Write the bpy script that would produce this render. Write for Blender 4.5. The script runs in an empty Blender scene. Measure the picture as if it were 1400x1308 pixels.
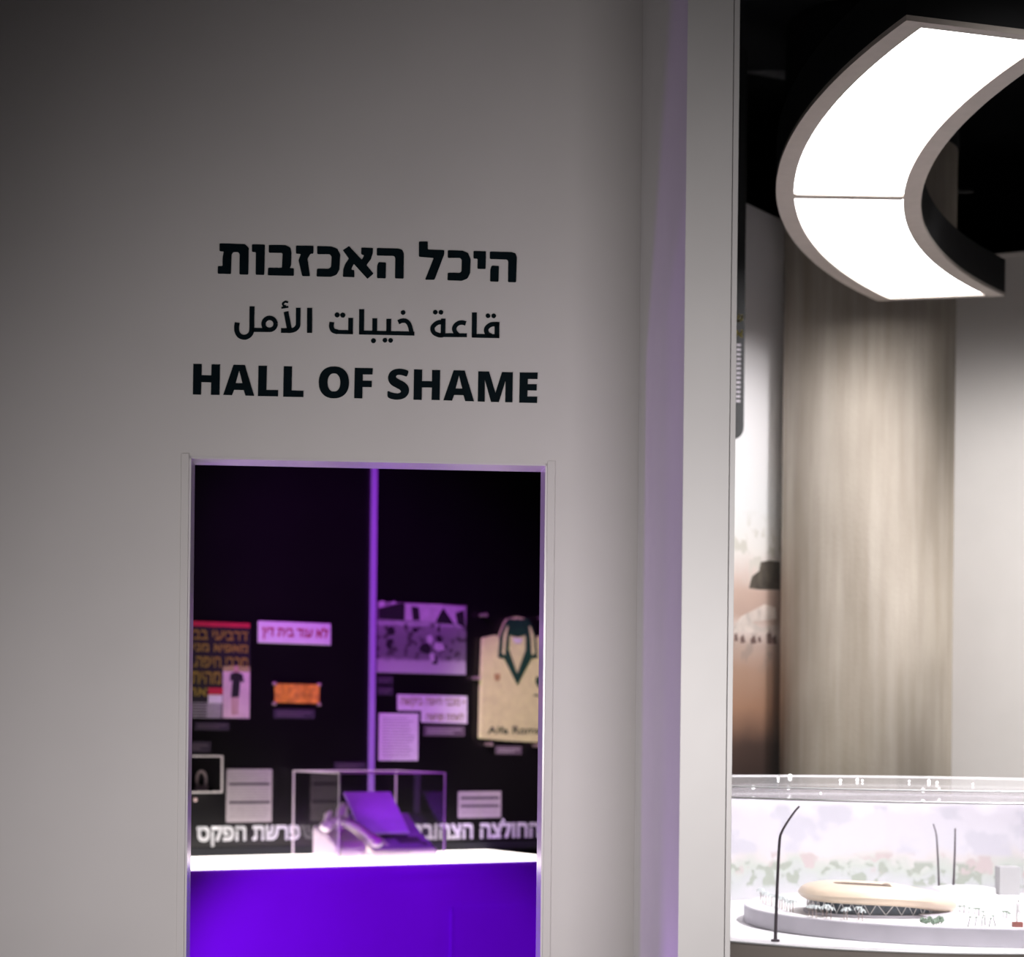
import bpy, bmesh, math, random
from math import sin, cos, pi, radians
from mathutils import Vector, Matrix

S = bpy.context.scene
COL = S.collection
R = random.Random(7)

# ------------------------------------------------------------------ camera
F_PX, PX0, PY0, ROLL, EYE = 2800.0, 700.0, 1000.0, 0.0105, 1.55
cam = bpy.data.cameras.new('camera')
cam.sensor_fit = 'HORIZONTAL'; cam.sensor_width = 36.0
cam.lens = F_PX / 1400 * 36.0
cam.shift_x = 0.0
cam.shift_y = (PY0 - 654.0) / 1400.0
cam.dof.use_dof = True; cam.dof.focus_distance = 4.1; cam.dof.aperture_fstop = 4.6
cam.clip_start = 0.05
camo = bpy.data.objects.new('camera', cam); COL.objects.link(camo)
camo.matrix_world = Matrix.Translation((0, 0, EYE)) @ Matrix.Rotation(radians(90), 4, 'X') @ Matrix.Rotation(ROLL, 4, 'Z')
S.camera = camo

# ------------------------------------------------------------------ view, world
S.view_settings.view_transform = 'Standard'
S.view_settings.look = 'None'
S.view_settings.exposure = 0.0
S.view_settings.gamma = 1.0
S.view_settings.use_curve_mapping = False
w = bpy.data.worlds.new('world'); S.world = w; w.use_nodes = True
w.node_tree.nodes['Background'].inputs[0].default_value = (0.55, 0.5, 0.5, 1)
w.node_tree.nodes['Background'].inputs[1].default_value = 0.0

# ------------------------------------------------------------------ lights
def area(name, loc, target, sx, sy, power, color, spread=180):
    l = bpy.data.lights.new(name, 'AREA'); l.shape = 'RECTANGLE'; l.size = sx; l.size_y = sy
    l.energy = power; l.color = color; l.spread = radians(spread)
    o = bpy.data.objects.new(name, l); COL.objects.link(o); o.location = loc
    d = Vector(target) - Vector(loc)
    o.rotation_euler = d.to_track_quat('-Z', 'Y').to_euler()
    return o
def spot(name, loc, target, power, color, angle=60, blend=0.6, size=0.08):
    l = bpy.data.lights.new(name, 'SPOT'); l.energy = power; l.color = color
    l.spot_size = radians(angle); l.spot_blend = blend; l.shadow_soft_size = size
    o = bpy.data.objects.new(name, l); COL.objects.link(o); o.location = loc
    d = Vector(target) - Vector(loc)
    o.rotation_euler = d.to_track_quat('-Z', 'Y').to_euler()
    return o
# hall in front of the wall: unseen area lights added to brighten the wall
area('hall_showcase_light', (0.60, 1.9, 1.70), (0.28, 4.1, 1.42), 0.5, 0.58, 6.8, (1.0, 0.955, 0.935), 95)
area('hall_left_light', (-1.7, 2.3, 0.9), (-0.05, 3.95, 1.38), 0.5, 0.5, 4.6, (1.0, 0.95, 0.96), 76)
# dark exhibit room: violet spots on the counter, the door lining and the wall, warm spots on the exhibits
spot('violet_counter_spot', (-1.25, 5.2, 0.9), (-0.68, 9.0, 0.34), 620, (0.46, 0.02, 1.0), 28, 0.6, 0.06)
spot('violet_tray_spot', (-0.45, 8.6, 3.7), (-0.50, 9.45, 1.15), 190, (0.46, 0.07, 1.0), 12, 0.8)
area('violet_door_light', (-1.25, 6.3, 0.45), (0.1, 4.1, 2.0), 0.3, 0.3, 17, (0.50, 0.13, 1.0))
area('violet_jamb_light', (-1.1, 4.6, 0.85), (0.0, 4.15, 1.9), 0.2, 0.2, 2.6, (0.50, 0.12, 1.0), 110)
spot('violet_head_light', (-0.9, 6.2, 3.9), (-0.68, 9.6, 2.15), 600, (0.60, 0.06, 1.0), 31, 0.9, 0.1)
spot('exhibit_spot_right', (0.0, 6.6, 3.7), (0.16, 10.2, 1.55), 430, (1.0, 0.97, 0.72), 16, 0.7)
spot('exhibit_spot_left', (-1.3, 6.6, 3.7), (-1.15, 9.5, 1.72), 55, (1.0, 0.85, 0.60), 18, 0.8)
area('gallery_panel_light', (1.35, 3.5, 2.95), (1.25, 7.4, 1.45), 0.6, 0.4, 5.5, (1.0, 0.98, 0.97), 50)  # unseen fill, added to light the column more evenly
# showcase spots on the ceiling track
spot('showcase_spot', (1.9, 4.3, 4.0), (1.1, 5.6, 1.1), 980, (1.0, 0.98, 1.0), 34, 0.6)
spot('showcase_spot_rear', (1.5, 6.9, 4.0), (1.15, 5.6, 1.1), 260, (1.0, 0.98, 1.0), 34, 0.6)
# wall washers of the gallery
spot('gallery_wash_right', (3.0, 6.3, 3.0), (2.2, 8.25, 1.9), 340, (1.0, 0.97, 0.95), 66, 0.7, 0.15)
spot('gallery_wash_mural', (1.7, 5.2, 3.0), (0.78, 7.6, 2.1), 235, (1.0, 0.97, 0.98), 42, 0.6, 0.12)

# ------------------------------------------------------------------ helpers
TH_C, TH_S = cos(ROLL), sin(ROLL)
def ray(px, py):
    u, v = px - PX0, py - PY0
    return Vector(((u * TH_C + v * TH_S) / F_PX, 1.0, -(-u * TH_S + v * TH_C) / F_PX))
def P(px, py, depth):
    return Vector((0, 0, EYE)) + ray(px, py) * depth

class Plane:
    """vertical plane: local x to the right along it, local y away from the camera, z up"""
    def __init__(self, x0, y0, ang):
        self.o = Vector((x0, y0, 0)); self.a = ang
        self.d = Vector((cos(ang), sin(ang), 0)); self.n = Vector((-sin(ang), cos(ang), 0))
    def pt(self, px, py, off=0.0):           # -> (s, Z)
        r = ray(px, py)
        t = ((self.o + self.n * off) - Vector((0, 0, EYE))).dot(self.n) / r.dot(self.n)
        p = Vector((0, 0, EYE)) + r * t
        return (p - self.o).dot(self.d), p.z
    def rect(self, x0, y0, x1, y1, off=0.0):
        mx, my = (x0 + x1) / 2, (y0 + y1) / 2
        return self.pt(x0, my, off)[0], self.pt(mx, y1, off)[1], self.pt(x1, my, off)[0], self.pt(mx, y0, off)[1]
    def w(self, s, off, z):
        p = self.o + self.d * s + self.n * off
        return Vector((p.x, p.y, z))

class MB:
    def __init__(self): self.v = []; self.f = []
    def add(self, vs, fs):
        n = len(self.v); self.v += [tuple(q) for q in vs]; self.f += [tuple(i + n for i in q) for q in fs]; return self
    def box(self, x0, y0, z0, x1, y1, z1):
        return self.add([(x0,y0,z0),(x1,y0,z0),(x1,y1,z0),(x0,y1,z0),(x0,y0,z1),(x1,y0,z1),(x1,y1,z1),(x0,y1,z1)],
                        [(0,3,2,1),(4,5,6,7),(0,1,5,4),(1,2,6,5),(2,3,7,6),(3,0,4,7)])
    def tube(self, pts, rad, n=10, closed=False, caps=True):
        pts = [Vector(p) for p in pts]; m = len(pts)
        if not isinstance(rad, (list, tuple)): rad = [rad] * m
        rings = []; up = Vector((0.13, 0.21, 0.97))
        for i, p in enumerate(pts):
            a = pts[(i - 1) % m] if (closed or i > 0) else p
            b = pts[(i + 1) % m] if (closed or i < m - 1) else p
            t = (b - a).normalized()
            x = t.cross(up)
            if x.length < 1e-3: x = t.cross(Vector((1, 0, 0)))
            x.normalize(); y = t.cross(x).normalized()
            rings.append([p + (x * cos(2*pi*k/n) + y * sin(2*pi*k/n)) * rad[i] for k in range(n)])
        vs = [q for r_ in rings for q in r_]; fs = []
        for i in range(m if closed else m - 1):
            j = (i + 1) % m
            for k in range(n):
                l = (k + 1) % n
                fs.append((i*n+k, j*n+k, j*n+l, i*n+l))
        if caps and not closed:
            fs.append(tuple(range(n))); fs.append(tuple(reversed(range((m-1)*n, m*n))))
        return self.add(vs, fs)
    def lathe(self, prof, cx=0, cy=0, n=48, a0=0, a1=2*pi, cap=True):
        full = abs(a1 - a0 - 2*pi) < 1e-6
        k = n if full else n + 1
        vs = []
        for (r_, z) in prof:
            for i in range(k):
                a = a0 + (a1 - a0) * i / n
                vs.append((cx + r_*cos(a), cy + r_*sin(a), z))
        fs = []
        for j in range(len(prof) - 1):
            for i in range(n):
                l = (i + 1) % k if full else i + 1
                fs.append((j*k+i, j*k+l, (j+1)*k+l, (j+1)*k+i))
        if full and cap:
            if prof[0][0] > 1e-6: fs.append(tuple(reversed(range(k))))
            if prof[-1][0] > 1e-6: fs.append(tuple(range((len(prof)-1)*k, len(prof)*k)))
        return self.add(vs, fs)
    def prism(self, poly, y0, y1):           # polygon in x,z extruded along y
        n = len(poly)
        vs = [(p[0], y0, p[1]) for p in poly] + [(p[0], y1, p[1]) for p in poly]
        fs = [tuple(range(n)), tuple(reversed(range(n, 2*n)))] + [(i, i+n, (i+1) % n + n, (i+1) % n) for i in range(n)]
        return self.add(vs, fs)
    def zprism(self, poly, z0, z1):          # polygon in x,y extruded along z
        n = len(poly)
        vs = [(p[0], p[1], z0) for p in poly] + [(p[0], p[1], z1) for p in poly]
        fs = [tuple(reversed(range(n))), tuple(range(n, 2*n))] + [(i, (i+1) % n, (i+1) % n + n, i+n) for i in range(n)]
        return self.add(vs, fs)
    def ball(self, c, rx, ry=None, rz=None, n=12, m=8):
        ry = ry or rx; rz = rz or rx
        vs = [(c[0], c[1], c[2]-rz)]
        for j in range(1, m):
            t = -pi/2 + pi*j/m
            for i in range(n):
                a = 2*pi*i/n
                vs.append((c[0]+rx*cos(t)*cos(a), c[1]+ry*cos(t)*sin(a), c[2]+rz*sin(t)))
        vs.append((c[0], c[1], c[2]+rz)); L = len(vs) - 1
        fs = [(0, 1+(i+1) % n, 1+i) for i in range(n)]
        for j in range(m-2):
            for i in range(n):
                fs.append((1+j*n+i, 1+j*n+(i+1) % n, 1+(j+1)*n+(i+1) % n, 1+(j+1)*n+i))
        fs += [(L, 1+(m-2)*n+i, 1+(m-2)*n+(i+1) % n) for i in range(n)]
        return self.add(vs, fs)
    def build(self, name, mat, parent=None, smooth=False, bevel=0, loc=None, rotz=0):
        me = bpy.data.meshes.new(name); me.from_pydata(self.v, [], self.f)
        bm = bmesh.new(); bm.from_mesh(me)
        bmesh.ops.recalc_face_normals(bm, faces=bm.faces)
        big = [f for f in bm.faces if len(f.verts) > 4]
        bmesh.ops.triangulate(bm, faces=big)
        bm.to_mesh(me); bm.free()
        me.materials.append(mat)
        if smooth:
            me.polygons.foreach_set('use_smooth', [True]*len(me.polygons))
            me.set_sharp_from_angle(angle=radians(38))
        o = bpy.data.objects.new(name, me); COL.objects.link(o)
        if parent: o.parent = parent
        if loc is not None: o.location = loc
        o.rotation_euler = (0, 0, rotz)
        if bevel:
            b = o.modifiers.new('bevel', 'BEVEL'); b.width = bevel; b.segments = 2; b.limit_method = 'ANGLE'; b.angle_limit = radians(40)
        return o

def tag(o, label, cat, group=None):
    o['label'] = label; o['category'] = cat
    if group: o['group'] = group
    return o
def thing(name, label, cat, loc=(0, 0, 0), rotz=0, group=None):
    o = bpy.data.objects.new(name, None); COL.objects.link(o)
    o.empty_display_size = 0.05
    o.location = loc; o.rotation_euler = (0, 0, rotz)
    return tag(o, label, cat, group)
def struct(o): o['kind'] = 'structure'; return o
def dup(root, loc, rotz, label=None, group=None, scale=None):
    r_ = root.copy(); COL.objects.link(r_); r_.location = loc; r_.rotation_euler = (0, 0, rotz)
    if label: r_['label'] = label
    if group: r_['group'] = group
    if scale: r_.scale = scale
    for ch in list(root.children):
        c = ch.copy(); COL.objects.link(c); c.parent = r_
        for g in ch.children:
            d = g.copy(); COL.objects.link(d); d.parent = c
    return r_

# ------------------------------------------------------------------ materials
def mat(name, color, rough=0.6, metal=0.0, noise=0.0, scale=30.0, bump=0.0, emit=None, estr=0.0, stretch=(1, 1, 1), spec=0.5):
    m = bpy.data.materials.new(name); m.use_nodes = True
    nt = m.node_tree; b = nt.nodes['Principled BSDF']
    b.inputs['Base Color'].default_value = (*color, 1); b.inputs['Roughness'].default_value = rough
    b.inputs['Metallic'].default_value = metal; b.inputs['Specular IOR Level'].default_value = spec
    if noise or bump:
        tc = nt.nodes.new('ShaderNodeTexCoord'); mp = nt.nodes.new('ShaderNodeMapping')
        mp.inputs['Scale'].default_value = stretch
        nz = nt.nodes.new('ShaderNodeTexNoise'); nz.inputs['Scale'].default_value = scale; nz.inputs['Detail'].default_value = 5
        nt.links.new(tc.outputs['Object'], mp.inputs[0]); nt.links.new(mp.outputs[0], nz.inputs['Vector'])
        if noise:
            rp = nt.nodes.new('ShaderNodeValToRGB')
            rp.color_ramp.elements[0].position = 0.3; rp.color_ramp.elements[1].position = 0.7
            rp.color_ramp.elements[0].color = (*[c*(1-noise) for c in color], 1)
            rp.color_ramp.elements[1].color = (*[min(1, c*(1+noise)) for c in color], 1)
            nt.links.new(nz.outputs['Fac'], rp.inputs[0]); nt.links.new(rp.outputs[0], b.inputs['Base Color'])
        if bump:
            bp = nt.nodes.new('ShaderNodeBump'); bp.inputs['Strength'].default_value = bump; bp.inputs['Distance'].default_value = 0.002
            nt.links.new(nz.outputs['Fac'], bp.inputs['Height']); nt.links.new(bp.outputs[0], b.inputs['Normal'])
    if emit:
        b.inputs['Emission Color'].default_value = (*emit, 1); b.inputs['Emission Strength'].default_value = estr
    return m
def glass(name, tint=(1, 1, 1), ior=1.45, haze=0.0, hazecol=(0.9, 0.9, 0.95)):
    m = bpy.data.materials.new(name); m.use_nodes = True; nt = m.node_tree
    for n in list(nt.nodes): nt.nodes.remove(n)
    out = nt.nodes.new('ShaderNodeOutputMaterial')
    tr = nt.nodes.new('ShaderNodeBsdfTransparent'); tr.inputs[0].default_value = (*tint, 1)
    gl = nt.nodes.new('ShaderNodeBsdfGlossy'); gl.inputs['Roughness'].default_value = 0.03
    lw = nt.nodes.new('ShaderNodeLayerWeight'); lw.inputs['Blend'].default_value = 0.5
    pw = nt.nodes.new('ShaderNodeMath'); pw.operation = 'POWER'; pw.inputs[1].default_value = 5.0
    fr = nt.nodes.new('ShaderNodeMath'); fr.operation = 'MULTIPLY_ADD'; fr.inputs[1].default_value = 0.9; fr.inputs[2].default_value = (ior-1)**2/(ior+1)**2
    nt.links.new(lw.outputs['Facing'], pw.inputs[0]); nt.links.new(pw.outputs[0], fr.inputs[0])
    mx = nt.nodes.new('ShaderNodeMixShader')
    nt.links.new(fr.outputs[0], mx.inputs[0]); nt.links.new(tr.outputs[0], mx.inputs[1]); nt.links.new(gl.outputs[0], mx.inputs[2])
    last = mx
    if haze:
        df = nt.nodes.new('ShaderNodeBsdfDiffuse'); df.inputs[0].default_value = (*hazecol, 1)
        m2 = nt.nodes.new('ShaderNodeMixShader'); m2.inputs[0].default_value = haze
        nt.links.new(mx.outputs[0], m2.inputs[1]); nt.links.new(df.outputs[0], m2.inputs[2]); last = m2
    nt.links.new(last.outputs[0], out.inputs[0])
    return m
def ramp_mat(name, stops, axis=2, lo=0.0, hi=1.0, nz_scale=6.0, nz_amt=0.05, mix=None, rough=0.6):
    """picture print: colour ramp along an object axis, edges broken up by noise; mix=[(scale, thr, color, lo, hi)] adds blobs"""
    m = bpy.data.materials.new(name); m.use_nodes = True; nt = m.node_tree; b = nt.nodes['Principled BSDF']
    b.inputs['Roughness'].default_value = rough
    tc = nt.nodes.new('ShaderNodeTexCoord'); sp = nt.nodes.new('ShaderNodeSeparateXYZ'); nt.links.new(tc.outputs['Object'], sp.inputs[0])
    nz = nt.nodes.new('ShaderNodeTexNoise'); nz.inputs['Scale'].default_value = nz_scale; nz.inputs['Detail'].default_value = 4
    nt.links.new(tc.outputs['Object'], nz.inputs['Vector'])
    mr = nt.nodes.new('ShaderNodeMapRange'); mr.inputs['From Min'].default_value = lo; mr.inputs['From Max'].default_value = hi
    nt.links.new(sp.outputs[axis], mr.inputs['Value'])
    ma = nt.nodes.new('ShaderNodeMath'); ma.operation = 'MULTIPLY_ADD'; ma.inputs[1].default_value = nz_amt*2; ma.inputs[2].default_value = -nz_amt
    nt.links.new(nz.outputs['Fac'], ma.inputs[0])
    ad = nt.nodes.new('ShaderNodeMath'); ad.operation = 'ADD'; nt.links.new(mr.outputs[0], ad.inputs[0]); nt.links.new(ma.outputs[0], ad.inputs[1])
    rp = nt.nodes.new('ShaderNodeValToRGB'); e = rp.color_ramp.elements
    while len(e) < len(stops): e.new(0.5)
    for i, (p, c) in enumerate(sorted(stops)): e[i].position = p; e[i].color = (*c, 1)
    nt.links.new(ad.outputs[0], rp.inputs[0])
    last = rp.outputs[0]
    for (sc, thr, c, l0, h0) in (mix or []):
        n2 = nt.nodes.new('ShaderNodeTexNoise'); n2.inputs['Scale'].default_value = sc; n2.inputs['Detail'].default_value = 3
        nt.links.new(tc.outputs['Object'], n2.inputs['Vector'])
        r2 = nt.nodes.new('ShaderNodeMapRange'); r2.inputs['From Min'].default_value = thr; r2.inputs['From Max'].default_value = thr+0.06
        nt.links.new(n2.outputs['Fac'], r2.inputs['Value'])
        a_ = nt.nodes.new('ShaderNodeMapRange'); a_.inputs['From Min'].default_value = l0-0.02; a_.inputs['From Max'].default_value = l0+0.02; nt.links.new(mr.outputs[0], a_.inputs['Value'])
        b_ = nt.nodes.new('ShaderNodeMapRange'); b_.inputs['From Min'].default_value = h0+0.02; b_.inputs['From Max'].default_value = h0-0.02; nt.links.new(mr.outputs[0], b_.inputs['Value'])
        m1 = nt.nodes.new('ShaderNodeMath'); m1.operation = 'MULTIPLY'; nt.links.new(a_.outputs[0], m1.inputs[0]); nt.links.new(b_.outputs[0], m1.inputs[1])
        m2 = nt.nodes.new('ShaderNodeMath'); m2.operation = 'MULTIPLY'; nt.links.new(m1.outputs[0], m2.inputs[0]); nt.links.new(r2.outputs[0], m2.inputs[1])
        mx = nt.nodes.new('ShaderNodeMixRGB'); mx.inputs[2].default_value = (*c, 1)
        nt.links.new(m2.outputs[0], mx.inputs[0]); nt.links.new(last, mx.inputs[1]); last = mx.outputs[0]
    nt.links.new(last, b.inputs['Base Color'])
    return m
def concrete():
    m = bpy.data.materials.new('board_marked_concrete'); m.use_nodes = True; nt = m.node_tree; b = nt.nodes['Principled BSDF']
    b.inputs['Roughness'].default_value = 0.85
    tc = nt.nodes.new('ShaderNodeTexCoord')
    def nz(scale, st, det=6):
        mp = nt.nodes.new('ShaderNodeMapping'); mp.inputs['Scale'].default_value = st
        n = nt.nodes.new('ShaderNodeTexNoise'); n.inputs['Scale'].default_value = scale; n.inputs['Detail'].default_value = det
        nt.links.new(tc.outputs['Object'], mp.inputs[0]); nt.links.new(mp.outputs[0], n.inputs['Vector']); return n
    a = nz(16, (1, 1, 0.06)); c = nz(4, (1, 1, 0.45)); d = nz(70, (1, 1, 0.8))
    r1 = nt.nodes.new('ShaderNodeValToRGB'); e = r1.color_ramp.elements
    e[0].position = 0.34; e[0].color = (0.30, 0.262, 0.215, 1); e[1].position = 0.70; e[1].color = (0.43, 0.39, 0.34, 1)
    nt.links.new(a.outputs['Fac'], r1.inputs[0])
    r2 = nt.nodes.new('ShaderNodeValToRGB'); e = r2.color_ramp.elements
    e[0].position = 0.3; e[0].color = (0.78, 0.75, 0.72, 1); e[1].position = 0.72; e[1].color = (1.12, 1.1, 1.08, 1)
    nt.links.new(c.outputs['Fac'], r2.inputs[0])
    mx = nt.nodes.new('ShaderNodeMixRGB'); mx.blend_type = 'MULTIPLY'; mx.inputs[0].default_value = 1
    nt.links.new(r1.outputs[0], mx.inputs[1]); nt.links.new(r2.outputs[0], mx.inputs[2])
    nt.links.new(mx.outputs[0], b.inputs['Base Color'])
    bp = nt.nodes.new('ShaderNodeBump'); bp.inputs['Strength'].default_value = 0.4; bp.inputs['Distance'].default_value = 0.004
    nt.links.new(d.outputs['Fac'], bp.inputs['Height']); nt.links.new(bp.outputs[0], b.inputs['Normal'])
    return m

M = dict(
    wall=mat('warm_white_paint', (0.66, 0.63, 0.62), 0.7, noise=0.03, scale=3, bump=0.06),
    side=mat('white_laminate', (0.66, 0.64, 0.64), 0.45, noise=0.02, scale=8),
    jamb=mat('white_gloss_lacquer', (0.72, 0.68, 0.70), 0.2, noise=0.02, scale=8),
    vinyl=mat('dark_green_vinyl', (0.0008, 0.006, 0.009), 0.6, noise=0.2, scale=40, spec=0.08),
    black=mat('matt_black_paint', (0.006, 0.007, 0.010), 0.8, noise=0.2, scale=5),
    exhibit=mat('satin_black_board', (0.004, 0.0035, 0.004), 0.33, noise=0.15, scale=4, spec=0.5),
    floor=mat('dark_screed', (0.10, 0.09, 0.085), 0.5, noise=0.2, scale=4),
    gwall=mat('pale_plaster', (0.60, 0.575, 0.56), 0.8, noise=0.04, scale=2.5, bump=0.05),
    lampbody=mat('black_powder_coat', (0.004, 0.004, 0.005), 0.6, noise=0.1, scale=20),
    lamprim=mat('taupe_aluminium', (0.56, 0.49, 0.44), 0.5, noise=0.04, scale=30),
    diffuser=mat('opal_diffuser', (0.9, 0.9, 0.9), 0.5, emit=(1.0, 0.985, 0.985), estr=7.5),
    counter=mat('violet_lacquer_front', (0.33, 0.04, 0.80), 0.4, noise=0.02, scale=4),  # white counter front, with the violet light on it put into the colour
    lighttop=mat('backlit_opal_top', (0.9, 0.88, 0.86), 0.35, emit=(1.0, 0.93, 0.88), estr=3.5),
    fin=mat('violet_light_profile', (0.38, 0.26, 0.50), 0.5, emit=(0.26, 0.06, 0.85), estr=0.2),  # lit panel edge, no lamp: violet light put in as glow and tint
    acr=glass('clear_acrylic', (0.97, 0.96, 0.97)),
    acredge=mat('polished_acrylic_edge', (0.95, 0.88, 0.87), 0.3, noise=0.03, scale=30),
    fax=mat('ivory_plastic', (0.78, 0.72, 0.68), 0.4, noise=0.03, scale=20),
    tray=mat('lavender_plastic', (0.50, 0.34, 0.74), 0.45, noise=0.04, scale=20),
    cover=mat('grey_violet_plastic', (0.26, 0.17, 0.36), 0.45, noise=0.05, scale=20),  # fax slope in violet shade, put into the colour
    faxdark=mat('dark_grey_plastic', (0.08, 0.07, 0.09), 0.4, noise=0.1, scale=20),
    paper=mat('white_paper', (0.80, 0.76, 0.80), 0.8, noise=0.04, scale=30),
    greypaper=mat('grey_print', (0.36, 0.33, 0.36), 0.8, noise=0.15, scale=60),
    blackprint=mat('black_print', (0.012, 0.011, 0.014), 0.8, noise=0.1, scale=30),
    redprint=mat('red_print', (0.55, 0.02, 0.05), 0.7, noise=0.1, scale=30),
    goldprint=mat('yellow_print', (0.50, 0.38, 0.05), 0.7, noise=0.1, scale=30),
    olive=mat('olive_print', (0.42, 0.38, 0.14), 0.7, noise=0.1, scale=30),
    whiteprint=mat('white_cut_letters', (0.92, 0.92, 0.95), 0.6, noise=0.03, scale=30),
    orange=mat('orange_ticket_print', (0.72, 0.33, 0.03), 0.7, noise=0.35, scale=35),
    caption=mat('grey_caption_card', (0.12, 0.085, 0.115), 0.7, noise=0.1, scale=30),
    capdark=mat('dark_caption_card', (0.035, 0.024, 0.045), 0.7, noise=0.1, scale=30),
    skin=mat('printed_skin', (0.55, 0.34, 0.28), 0.8, noise=0.1, scale=30),
    pinkprint=mat('pale_pink_print', (0.72, 0.56, 0.58), 0.8, noise=0.1, scale=12),
    jersey=mat('pale_yellow_cloth', (0.80, 0.82, 0.38), 0.85, noise=0.08, scale=25, bump=0.3),
    green=mat('dark_green_cloth', (0.004, 0.055, 0.028), 0.8, noise=0.15, scale=25),
    tan=mat('tan_badge', (0.45, 0.30, 0.12), 0.7, noise=0.2, scale=40),
    bolt=mat('pinkish_steel', (0.6, 0.45, 0.45), 0.35, metal=0.6, noise=0.05, scale=20),
    trophy=mat('dull_silver', (0.42, 0.34, 0.34), 0.4, metal=0.3, noise=0.1, scale=20),
    plinth=mat('taupe_plinth_lacquer', (0.66, 0.58, 0.53), 0.5, noise=0.04, scale=6),
    plinthtop=mat('white_plinth_top', (0.9, 0.89, 0.9), 0.5, noise=0.01, scale=6),
    disc=mat('pale_grey_base', (0.55, 0.53, 0.58), 0.6, noise=0.06, scale=18),
    glass=glass('clear_cast_acrylic', (0.99, 0.985, 0.99), 1.38, 0.10),
    lid=glass('thick_acrylic_lid', (0.95, 0.94, 0.95), 1.35, 0.12, (0.85, 0.82, 0.83)),
    shell=mat('sand_resin', (0.80, 0.66, 0.50), 0.35, noise=0.05, scale=20),
    facade=mat('dark_slate_glazing', (0.06, 0.08, 0.10), 0.3, noise=0.5, scale=200),
    whiteres=mat('white_resin', (0.88, 0.87, 0.87), 0.5, noise=0.03, scale=30),
    post=mat('dark_steel_post', (0.055, 0.04, 0.05), 0.4, metal=0.4, noise=0.1, scale=40),
    paleleaf=mat('frosted_leaf', (0.62, 0.68, 0.67), 0.7, noise=0.1, scale=60),
    trunk=mat('brown_trunk', (0.42, 0.33, 0.30), 0.8, noise=0.1, scale=60),
    leaf=mat('sage_leaf', (0.24, 0.33, 0.24), 0.7, noise=0.25, scale=80),
    brick=mat('brick_red_block', (0.30, 0.09, 0.07), 0.7, noise=0.1, scale=60),
    greyblock=mat('cool_grey_block', (0.38, 0.38, 0.38), 0.7, noise=0.05, scale=20),
    led=mat('led_lens', (1, 1, 1), 0.4, emit=(1, 0.99, 1), estr=2.2),
    duct=mat('galvanised_duct', (0.32, 0.32, 0.33), 0.5, metal=0.3, noise=0.3, scale=4),
    beam=mat('brown_grey_beam', (0.50, 0.42, 0.36), 0.8, noise=0.1, scale=6),
    concrete=concrete(),
)

# ------------------------------------------------------------------ text and outlines
def text_mb(string, x0, z0, x1, z1, y=-0.001, thick=0.0008, bold=0.0):
    """flat lettering fitted into a rectangle of the local x,z plane; bold thickens the strokes by a share of the height"""
    cu = bpy.data.curves.new('t', 'FONT'); cu.body = string; cu.size = 1.0; cu.resolution_u = 3; cu.fill_mode = 'NONE'
    ob = bpy.data.objects.new('t', cu); COL.objects.link(ob)
    dg = bpy.context.evaluated_depsgraph_get(); dg.update()
    me = bpy.data.meshes.new_from_object(ob.evaluated_get(dg))
    vs = [(v.co.x, v.co.y) for v in me.vertices]; nb = {}
    for e in me.edges:
        a, b = e.vertices; nb.setdefault(a, []).append(b); nb.setdefault(b, []).append(a)
    bpy.data.objects.remove(ob); bpy.data.curves.remove(cu); bpy.data.meshes.remove(me)
    seen, loops = set(), []
    for v0 in nb:
        if v0 in seen: continue
        L = [v0]; seen.add(v0)
        while True:
            nx = [q for q in nb[L[-1]] if q not in seen]
            if not nx: break
            L.append(nx[0]); seen.add(nx[0])
        if len(L) > 2: loops.append([vs[q] for q in L])
    def inside(p, L):
        c = False
        for k in range(len(L)):
            (xa, ya), (xb, yb) = L[k-1], L[k]
            if (ya > p[1]) != (yb > p[1]) and p[0] < (xb-xa)*(p[1]-ya)/(yb-ya)+xa: c = not c
        return c
    par = [next((j for j, M_ in enumerate(loops) if j != i and all(inside(p, M_) for p in L)), None) for i, L in enumerate(loops)]
    mb = MB()
    k = bold*(z1-z0); kx = k*0.45
    ax, bx = min(p[0] for L in loops for p in L), max(p[0] for L in loops for p in L)
    az, bz = min(p[1] for L in loops for p in L), max(p[1] for L in loops for p in L)
    for (ox, oz) in ([(0, 0)] if not bold else [(-kx, -k), (kx, -k), (-kx, k), (kx, k)]):
        tr = lambda p: ((p[0]-ax)/(bx-ax)*(x1-x0-2*kx)+x0+kx+ox, (p[1]-az)/(bz-az)*(z1-z0-2*k)+z0+k+oz)
        for i, L in enumerate(loops):
            if par[i] is not None: continue
            grp = [L] + [H for j, H in enumerate(loops) if par[j] == i]
            fill_mesh(mb, [[tr(p) for p in q] for q in grp], y - thick, y)
    return mb
def heb(s): return s[::-1]

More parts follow.
